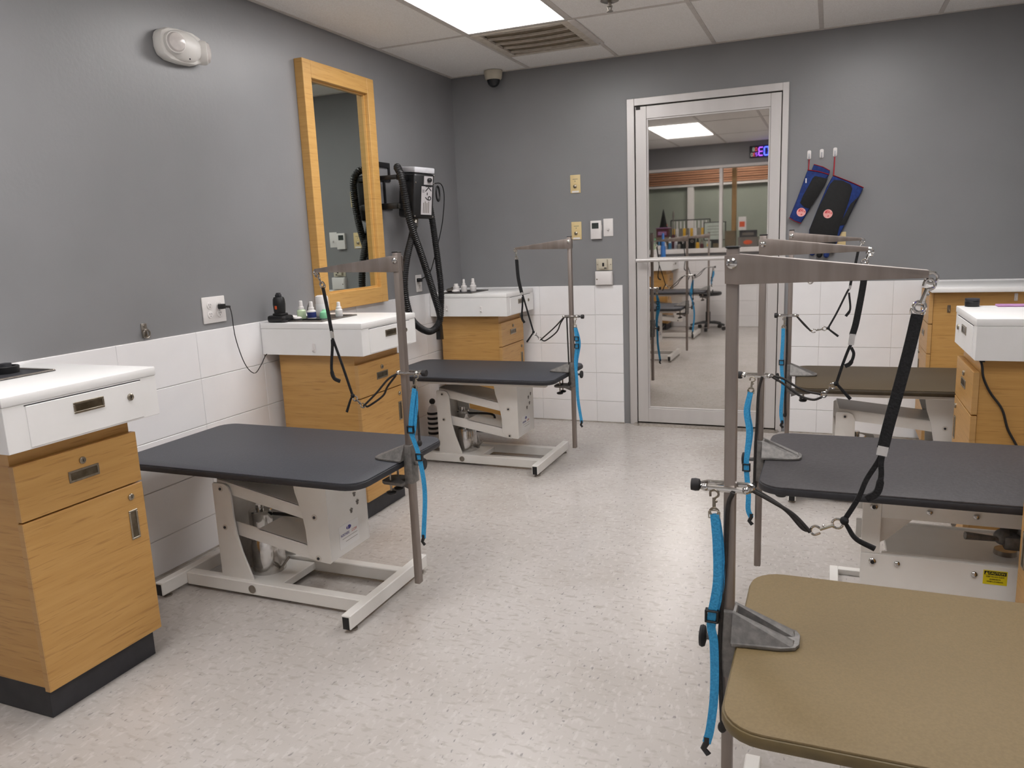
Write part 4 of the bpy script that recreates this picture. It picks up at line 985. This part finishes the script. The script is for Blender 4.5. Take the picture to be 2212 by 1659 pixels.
# clipper on its stand
t = thing('clipper_charger', 'black cordless clipper standing upright in its charging base', 'clipper', (.085, -2.165, ZC))
G().prism(rrect(-.052, .052, -.04, .04, .016, 5), 'z', 0, .032, .01).prism(rrect(-.03, .034, -.026, .026, .014, 5), 'z', .03, .042, .004).make('charging_base', 'black', t)
cb = G().lathe([(.026, .038), (.029, .05), (.031, .085), (.029, .108), (.024, .118), (.014, .12)], (0, 0, 0), 18).xf(Matrix.Diagonal((1, .85, 1, 1))).make('clipper_body', 'black', t)
G().box(-.013, .013, -.009, .009, .118, .132, .003).box(-.01, .008, -.006, .01, .13, .138, .002).make('blade', 'toe', cb)
G().box(-.006, .006, -.0275, -.025, .062, .078, .002).make('power_switch', 'orange', cb)
G().box(-.0145, -.0115, -.011, -.006, .118, .126, .001, 1).make('latch', 'chrome', cb)
tool_tray('grey tray holding the little bottles in front of the mirror', .20, -2.02, .25, .29)
def bottle(label, x, y, z, r, h, body, cap='wplastic', neck=.5, name='spray_bottle', group='small bottles on the counters', lab=None):
    t = thing(name, label, 'bottle', (x, y, z), group=group)
    hb = h * .52
    b = G().lathe([(r * .92, 0), (r, .003), (r, hb * .86), (r * .85, hb * .95), (r * neck, hb)], (0, 0, 0), 18).make('bottle_body', body, t)
    G().lathe([(r * neck * 1.25, hb), (r * neck * 1.25, hb + h * .14), (r * neck * .9, hb + h * .16), (r * neck * .8, h * .97), (r * neck * .6, h)], (0, 0, 0), 16).make('cap', cap, t)
    if lab: G().lathe([(r * 1.01, hb * .15), (r * 1.015, hb * .18), (r * 1.015, hb * .72), (r * 1.01, hb * .75)], (0, 0, 0), 18).make('band_label', lab, b)
    return t
zt_ = ZC + .0026
bottle('small clear bottle of pale green liquid on the grey tray', .125, -2.055, zt_, .0215, .088, 'liquid')
bottle('small white bottle with a navy band on the grey tray', .185, -2.055, zt_, .0215, .084, 'wplastic', lab='navy')
bottle('small white dropper bottle at the far side of the grey tray', .27, -1.95, zt_, .018, .072, 'wplastic', neck=.6)
t = thing('spray_canister', 'tall white canister standing behind the little bottles on the grey tray', 'canister', (.155, -1.925, zt_))
G().lathe([(.031, 0), (.032, .003), (.032, .092), (.029, .1), (.02, .104), (.001, .105)], (0, 0, 0), 22).make('can', 'wplastic', t)
G().lathe([(.0325, .02), (.0328, .022), (.0328, .06), (.0325, .062)], (0, 0, 0), 22).make('printed_band', 'white_lam', t)
t = thing('cream_jar', 'mint green domed jar on the grey tray', 'jar', (.235, -2.02, zt_))
G().lathe([(.024, 0), (.025, .014), (.022, .028), (.012, .036), (.001, .037)], (0, 0, 0), 18).make('jar', 'green', t)
G().lathe([(.012, .036), (.010, .042), (.001, .043)], (0, 0, 0), 12).make('lid_knob', 'green', t)
t = thing('cotton_pad_pile', 'low pile of white cotton pads on the grey tray', 'cotton pads', (.1, -2.115, zt_))
for k, (a, b, c) in enumerate(((0, 0, 0), (.03, .01, 0), (.012, .004, .008), (.05, -.004, .002))):
    G().ball((a, b, .008 + c), .02, (1, 1, .4), 12).make('cotton_pad', 'wplastic', t)
t = thing('black_comb', 'black comb lying along the edge of the grey tray', 'comb', (.235, -2.128, zt_))
G().box(-.05, .05, -.006, .006, 0, .008, .002, 1).make('spine', 'black', t)
for k in range(12): G().box(-.046 + k * .008, -.043 + k * .008, .006, .018, .001, .005).make('tooth', 'black', t)
t = thing('metal_clip', 'crumpled steel clip leaning behind the bottles on the grey tray', 'clip', (.125, -1.985, zt_))
G().sweep(cat([(-.012, 0, 0), (-.016, 0, .04), (0, .004, .075), (.014, 0, .05), (.004, 0, .03), (.012, 0, 0)], 5), .006, .004, 6).make('wire', 'steel', t)
tool_tray('dark tray on the corner cabinet top', .2, -.37, .23, .28)
bottle('white bottle with a needle tip on the corner cabinet tray', .19, -.36, zt_, .021, .085, 'wplastic', neck=.42)
bottle('white pump bottle beside the needle tip bottle', .245, -.33, zt_, .022, .088, 'wplastic', neck=.55)
bottle('short white bottle with wide cap on the corner cabinet tray', .15, -.40, zt_, .024, .058, 'wplastic', neck=.75)
t = thing('cotton_pad', 'round white pad lying on the corner cabinet tray', 'cotton pad', (.17, -.452, zt_))
G().ball((0, 0, .011), .026, (1, 1, .42), 16).make('pad', 'wplastic', t)
t = thing('metal_clip', 'shiny steel clip heap on the corner cabinet tray', 'clip', (.105, -.40, zt_))
G().ball((0, 0, .014), .03, (1, .8, .5), 10).cyl((-.02, 0, .01), (.02, .01, .035), .007, 8).make('clip_body', 'steel', t)
# black jar and purple tray on the cord cabinet
t = thing('black_jar', 'small black jar on the cabinet with the hanging cord', 'jar', (3.045, -1.56, ZC))
G().lathe([(.026, 0), (.027, .02), (.024, .024), (.024, .03), (.001, .031)], (0, 0, 0), 18).make('jar', 'black', t)
G().lathe([(.0265, .024), (.0265, .032), (.001, .034)], (0, 0, 0), 18).make('lid', 'toe', t)
t = thing('lilac_tray', 'thin lilac mat lying at the back of the cord cabinet top', 'mat', (3.26, -1.56, ZC))
G().box(-.13, .13, -.03, .03, 0, .007, .002, 1).make('mat', 'purple', t)
# cord hanging down that cabinet's side
t = thing('power_cord', 'black power cord hanging down the side of an oak cabinet', 'cord', (3.03, -1.975, .8))
c0 = (3.03, -1.975, .8)
G().sweep(cat([(p[0] - c0[0], p[1] - c0[1], p[2] - c0[2]) for p in [(3.022, -1.973, .803), (3.028, -1.978, .78), (3.034, -1.98, .74), (3.058, -1.978, .687), (3.10, -1.974, .625), (3.122, -1.974, .554), (3.15, -1.974, .50), (3.19, -1.975, .42), (3.22, -1.98, .25), (3.25, -2.0, .05), (3.3, -2.05, .008), (3.36, -2.05, .006)]], 6), .0085, .0085, 8).make('cable', 'black', t)
G().box(-.012, .006, -.004, .004, -.004, .012, .002).make('strain_relief', 'black', t)

# ================================================================ REAR WALL: WINDOW, CLOCK, STOOL
win = struct(thing('window_1', 'wide white framed interior window above the tiles', 'window')); del win['category']
yw0, yw1 = YR - .1, YR + .012
for (x0, x1, z0, z1) in ((WX0, WX0 + .035, WZ0, WZ1), (WX1 - .035, WX1, WZ0, WZ1), (WX0 + .035, WX1 - .035, WZ1 - .035, WZ1), (1.112, 1.15, WZ0 + .04, WZ1 - .035), (1.80, 1.838, WZ0 + .04, WZ1 - .035)):
    G().box(x0, x1, yw0, yw1, z0, z1, .003, 1).make('window_frame', 'wplastic', win)
G().box(WX0 - .02, WX1 + .02, yw0, YR + .05, WZ0 - .02, WZ0 + .04, .004, 1).make('window_sill', 'wplastic', win)
for (x0, x1) in ((WX0 + .035, 1.112), (1.15, 1.80), (1.838, WX1 - .035)):
    G().box(x0, x1, YR - .05, YR - .046, WZ0 + .04, WZ1 - .035).make('window_pane', 'pane', win)
# LED clock
ck = thing('led_clock', 'black wall clock with glowing blue and violet digits', 'clock', (1.72, YR, 2.285))
G().box(-.225, .225, 0, .022, -.075, .075, .006, 2).make('case', 'black', ck)
SEG = {'0': 'abcdef', '1': 'bc', '2': 'abged', '3': 'abgcd', '8': 'abcdefg', '5': 'afgcd'}
def digit(ch, xc, zc, h, mat):
    w = h * .52; tk = h * .12; g = G()
    # seen from the room (+y), so the reader's right is -x
    pos = {'a': (0, h / 2, 1), 'g': (0, 0, 1), 'd': (0, -h / 2, 1), 'b': (-w / 2, h / 4, 0), 'c': (-w / 2, -h / 4, 0), 'f': (w / 2, h / 4, 0), 'e': (w / 2, -h / 4, 0)}
    for s_ in SEG[ch]:
        a, b, hz = pos[s_]
        if hz: g.box(xc + a - w / 2 + tk * .3, xc + a + w / 2 - tk * .3, .0225, .0245, zc + b - tk / 2, zc + b + tk / 2)
        else: g.box(xc + a - tk / 2, xc + a + tk / 2, .0225, .0245, zc + b - h / 4 + tk * .4, zc + b + h / 4 - tk * .4)
    g.make('digit', mat, ck)
digit('3', -.085, 0, .1, 'led_p'); digit('0', -.018, 0, .1, 'led_b'); digit('8', .10, 0, .1, 'led_b')
for q in (-.022, .022): G().box(.034, .046, .0225, .0245, q - .007, q + .007).make('colon_dot', 'led_b', ck)
digit('0', -.145, .03, .038, 'led_r'); digit('8', -.178, .03, .038, 'led_w'); digit('2', -.14, -.035, .038, 'led_p'); digit('3', -.168, -.035, .038, 'led_r'); digit('0', -.198, -.035, .038, 'led_w')
# rolling stool
st = thing('rolling_stool', 'black rolling stool with five-star base by the rear wall', 'stool', (1.02, -5.34, 0))
G().lathe([(.16, .46), (.175, .47), (.178, .49), (.165, .505), (.05, .51), (.001, .51)], (0, 0, 0), 28).make('seat', 'black', st)
G().cyl((0, 0, .1), (0, 0, .46), .022, 16).make('column', 'black', st)
G().cyl((0, 0, .08), (0, 0, .24), .032, 16).make('column_sleeve', 'black', st)
for k in range(5):
    a = 2 * PI * k / 5 + .3; dx_, dy_ = math.cos(a), math.sin(a)
    lg = G().sweep([(0, 0, .10), (dx_ * .12, dy_ * .12, .095), (dx_ * .23, dy_ * .23, .07)], .045, .03, 8, up=(0, 0, 1)).make('leg', 'black', st)
    G().cyl((dx_ * .225 - dy_ * .018, dy_ * .225 + dx_ * .018, .024), (dx_ * .225 + dy_ * .018, dy_ * .225 - dx_ * .018, .024), .024, 14).make('caster', 'rubber', lg)
t = bottle('tall blue bottle standing on the cabinet by the stool', .43, -5.3, ZC, .034, .34, 'skyb', cap='skyb', neck=.6, group='bottles by the window')
t = bottle('short white bottle on the cabinet by the stool', .33, -5.28, ZC, .03, .13, 'wplastic', group='bottles by the window')

# ================================================================ LOBBY BEHIND THE WINDOW
YL = YR - 1.9
lob = struct(G().box(-.9, XR + .2, YL - .1, YL, 0, 2.9).make('wall_lobby', 'sage'), 'pale grey green panelled lobby wall')
for xx in (-.35, .38, 1.62, 2.6): G().box(xx, xx + .1, YL, YL + .05, 0, 2.02).make('post', 'wplastic', lob)
G().box(-.9, XR + .2, YL, YL + .06, 2.0, 2.03).make('beam', 'wplastic', lob)
for k in range(9):
    G().box(-.9, XR + .2, YL, YL + .05 - .012 * (k % 2), 2.04 + k * .035, 2.068 + k * .035, .003, 1).make('slat', 'slat', lob)
struct(G().box(-1.0, -.9, YL, YR - .12, 0, 2.9).make('wall_lobby_side', 'wall'), 'grey lobby side wall')
struct(G().box(XR + .2, XR + .3, YL, YR - .12, 0, 2.9).make('wall_lobby_end', 'wall'), 'grey lobby end wall')
struct(G().box(-1.0, XR + .3, YL - .1, YR - .12, 2.9, 3.0).make('ceiling_lobby', 'ceil'), 'white lobby ceiling')
t = thing('ceiling_light', 'added fill light panel on the unseen lobby ceiling', 'light', (1.2, YR - 1.0, 2.9), group='ceiling light panels')  # unseen panel, added to brighten the lobby behind the window
G().box(-.6, .6, -.3, .3, -.012, 0).make('diffuser', 'lobby_fill', t)
G().box(-.62, -.6, -.32, .32, -.02, 0).box(.6, .62, -.32, .32, -.02, 0).box(-.6, .6, -.32, -.3, -.02, 0).box(-.6, .6, .3, .32, -.02, 0).make('frame', 'grid', t)
t = thing('tan_post', 'tan wooden post standing in the lobby behind the window', 'post', (1.25, YR - .5, 0))
G().box(-.03, .03, -.03, .03, .0, 2.6, .003, 1).make('shaft', 'post', t)
G().box(-.045, .045, -.045, .045, 0, .02, .002, 1).make('foot', 'post', t)
yc_ = YR - .25; ZS = 1.07
t = thing('display_counter', 'grey lobby counter running along the window', 'counter', (1.2, yc_, 0))
G().box(-1.1, 1.3, -.13, .12, ZS - .03, ZS, .002, 1).make('counter_top', 'white_lam', t)
G().box(-1.08, 1.28, -.11, .1, 0, ZS - .03).make('counter_body', 'sage', t)
def pack(label, x, y, z, w, d, h, mat, band=None, name='box', cat_='box', grp='lobby counter goods'):
    t = thing(name, label, cat_, (x, y, z), group=grp)
    G().box(-w / 2, w / 2, -d / 2, d / 2, 0, h, .003, 1).make('carton', mat, t)
    if band: G().box(-w * .35, w * .35, d / 2, d / 2 + .0012, h * .25, h * .65).make('printed_panel', band, t)
    return t
pack('brown carton under the witch hat on the lobby counter', .30, yc_, ZS, .2, .14, .17, 'brownb', 'toe')
pack('maroon carton stacked under the witch hat', .31, yc_, ZS + .1705, .17, .13, .12, 'maroon', 'purple')
t = thing('witch_hat', 'black pointed witch hat with lilac brim trim', 'hat', (.315, yc_, ZS + .291))
G().lathe([(.105, .0), (.108, .004), (.06, .012), (.052, .03), (.034, .12), (.016, .21), (.004, .265), (.001, .268)], (0, 0, 0), 26).make('hat', 'blkcloth', t)
G().lathe([(.104, -.0), (.1095, .003), (.1095, .009), (.104, .011)], (0, 0, 0), 26).make('brim_trim', 'purple', t)
G().box(.045, .052, -.01, .012, .03, .055).make('buckle', 'orange', t)
t = thing('feather_stick', 'thin grey stick toy standing by the witch hat', 'stick toy', (.455, yc_, ZS))
G().cyl((0, 0, 0), (.0, 0, .5), .006, 8).ball((0, 0, .46), .014, (1, 1, 5), 10).make('stick', 'greyink', t)
G().box(-.02, .02, -.02, .02, 0, .2, .003, 1).make('holder', 'maroon', t)
t = pack('black pouch with steel eyelets on the lobby counter', .66, yc_ + .02, ZS, .2, .1, .15, 'blkcloth', name='pouch', cat_='pouch')
for ex, ez in ((-.06, .11), (.0, .05), (.065, .1)):
    G().ring((ex, .053, ez), .016, .004, 'y', 14).make('eyelet', 'steel', t)
t = thing('hanging_rail', 'dark steel rail with goods hung over the lobby counter', 'rail', (.68, yc_ - .06, ZS))
G().cyl((-.27, 0, .395), (.27, 0, .395), .008, 10).cyl((-.27, 0, .0), (-.27, 0, .395), .008, 10).cyl((.27, 0, 0), (.27, 0, .395), .008, 10).make('rail', 'toe', t)
for k in range(10):
    mt = ('yellowp', 'wplastic', 'steel', 'yellowp', 'steel')[k % 5]
    pk = thing('hanging_packet', ('yellow' if mt == 'yellowp' else 'silver') + ' packet hanging on the lobby goods rail', 'packet', (.45 + k * .05, yc_ - .045, ZS + .16), group='yellow packets on the rail' if mt == 'yellowp' else 'silver packets on the rail')
    G().box(-.019, .019, -.006, .006, 0, .12, .003, 1).make('packet', mt, pk)
    G().box(-.008, .008, -.002, .002, .12, .22, .001, 1).make('hang_tab', 'wplastic', pk)
t = thing('framed_notice', 'pale framed notice standing on the lobby counter', 'notice', (1.02, yc_ - .02, ZS))
for (a, b, c, e) in ((-.15, .15, .34, .352), (-.15, .15, .10, .112), (-.15, -.138, .112, .34), (.138, .15, .112, .34)): G().box(a, b, -.008, .008, c, e, .001, 1).make('frame_rail', 'toe', t)
G().box(-.138, .138, -.004, .003, .112, .34).make('sheet', 'paper', t)
for k in range(4): G().box(-.1, .06 + .02 * (k % 2), .0032, .0038, .29 - k * .04, .296 - k * .04).make('print_line', 'greyink', t)
G().box(-.05, .05, -.03, .03, 0, .1, .003, 1).make('stand', 'toe', t)
for nm, xx, dd, hh, rr_, bm_, cm_ in (('clear bottle with a silver cap between hat and pouch', .50, .05, .2, .026, 'clearp', 'steel'), ('teal bottle in front of the maroon holder', .42, .08, .17, .024, 'tealb', 'wplastic'),
        ('silver canister next to the black pouch', .545, .07, .13, .026, 'steel', 'toe'), ('lime bottle in front of the brown carton', .21, .08, .16, .024, 'liquid', 'green'),
        ('white lotion bottle in front of the brown carton', .27, .09, .11, .026, 'wplastic', 'tealb'), ('amber bottle beside the hanging yellow packets', .80, .06, .16, .024, 'yellowp', 'toe'),
        ('maroon bottle beside the framed notice', .86, .07, .12, .024, 'maroon', 'steel'), ('clear jar with a white lid by the teal bottle', .355, .09, .1, .03, 'clearp', 'wplastic')):
    bottle(nm, xx, yc_ + dd, ZS, rr_, hh, bm_, cap=cm_, neck=.6, name='lobby_bottle', group='lobby counter goods')
pack('small cream box in front of the framed notice', .95, yc_ + .06, ZS, .06, .05, .09, 'paper', 'yellowp')
pack('small tan box in front of the framed notice', 1.05, yc_ + .06, ZS, .08, .05, .06, 'brownb')
pack('grey carton behind the tan post on the lobby counter', 1.24, yc_ + .03, ZS, .14, .12, .22, 'brownb')
t = pack('grey carton with red oval sign on the lobby counter', 1.47, yc_ + .02, ZS, .26, .12, .13, 'greyink')
G().ball((0, .06, .06), .06, (1.0, .06, .5), 18).make('red_oval_sign', 'orange', t)
pack('dark grey carton on top of the oval sign carton', 1.47, yc_ + .01, ZS + .1305, .22, .12, .09, 'toe', 'greyink')
pack('white box with orange label on the top of the carton pile', 1.39, yc_ + .01, ZS + .2215, .1, .08, .18, 'wplastic', 'orange')
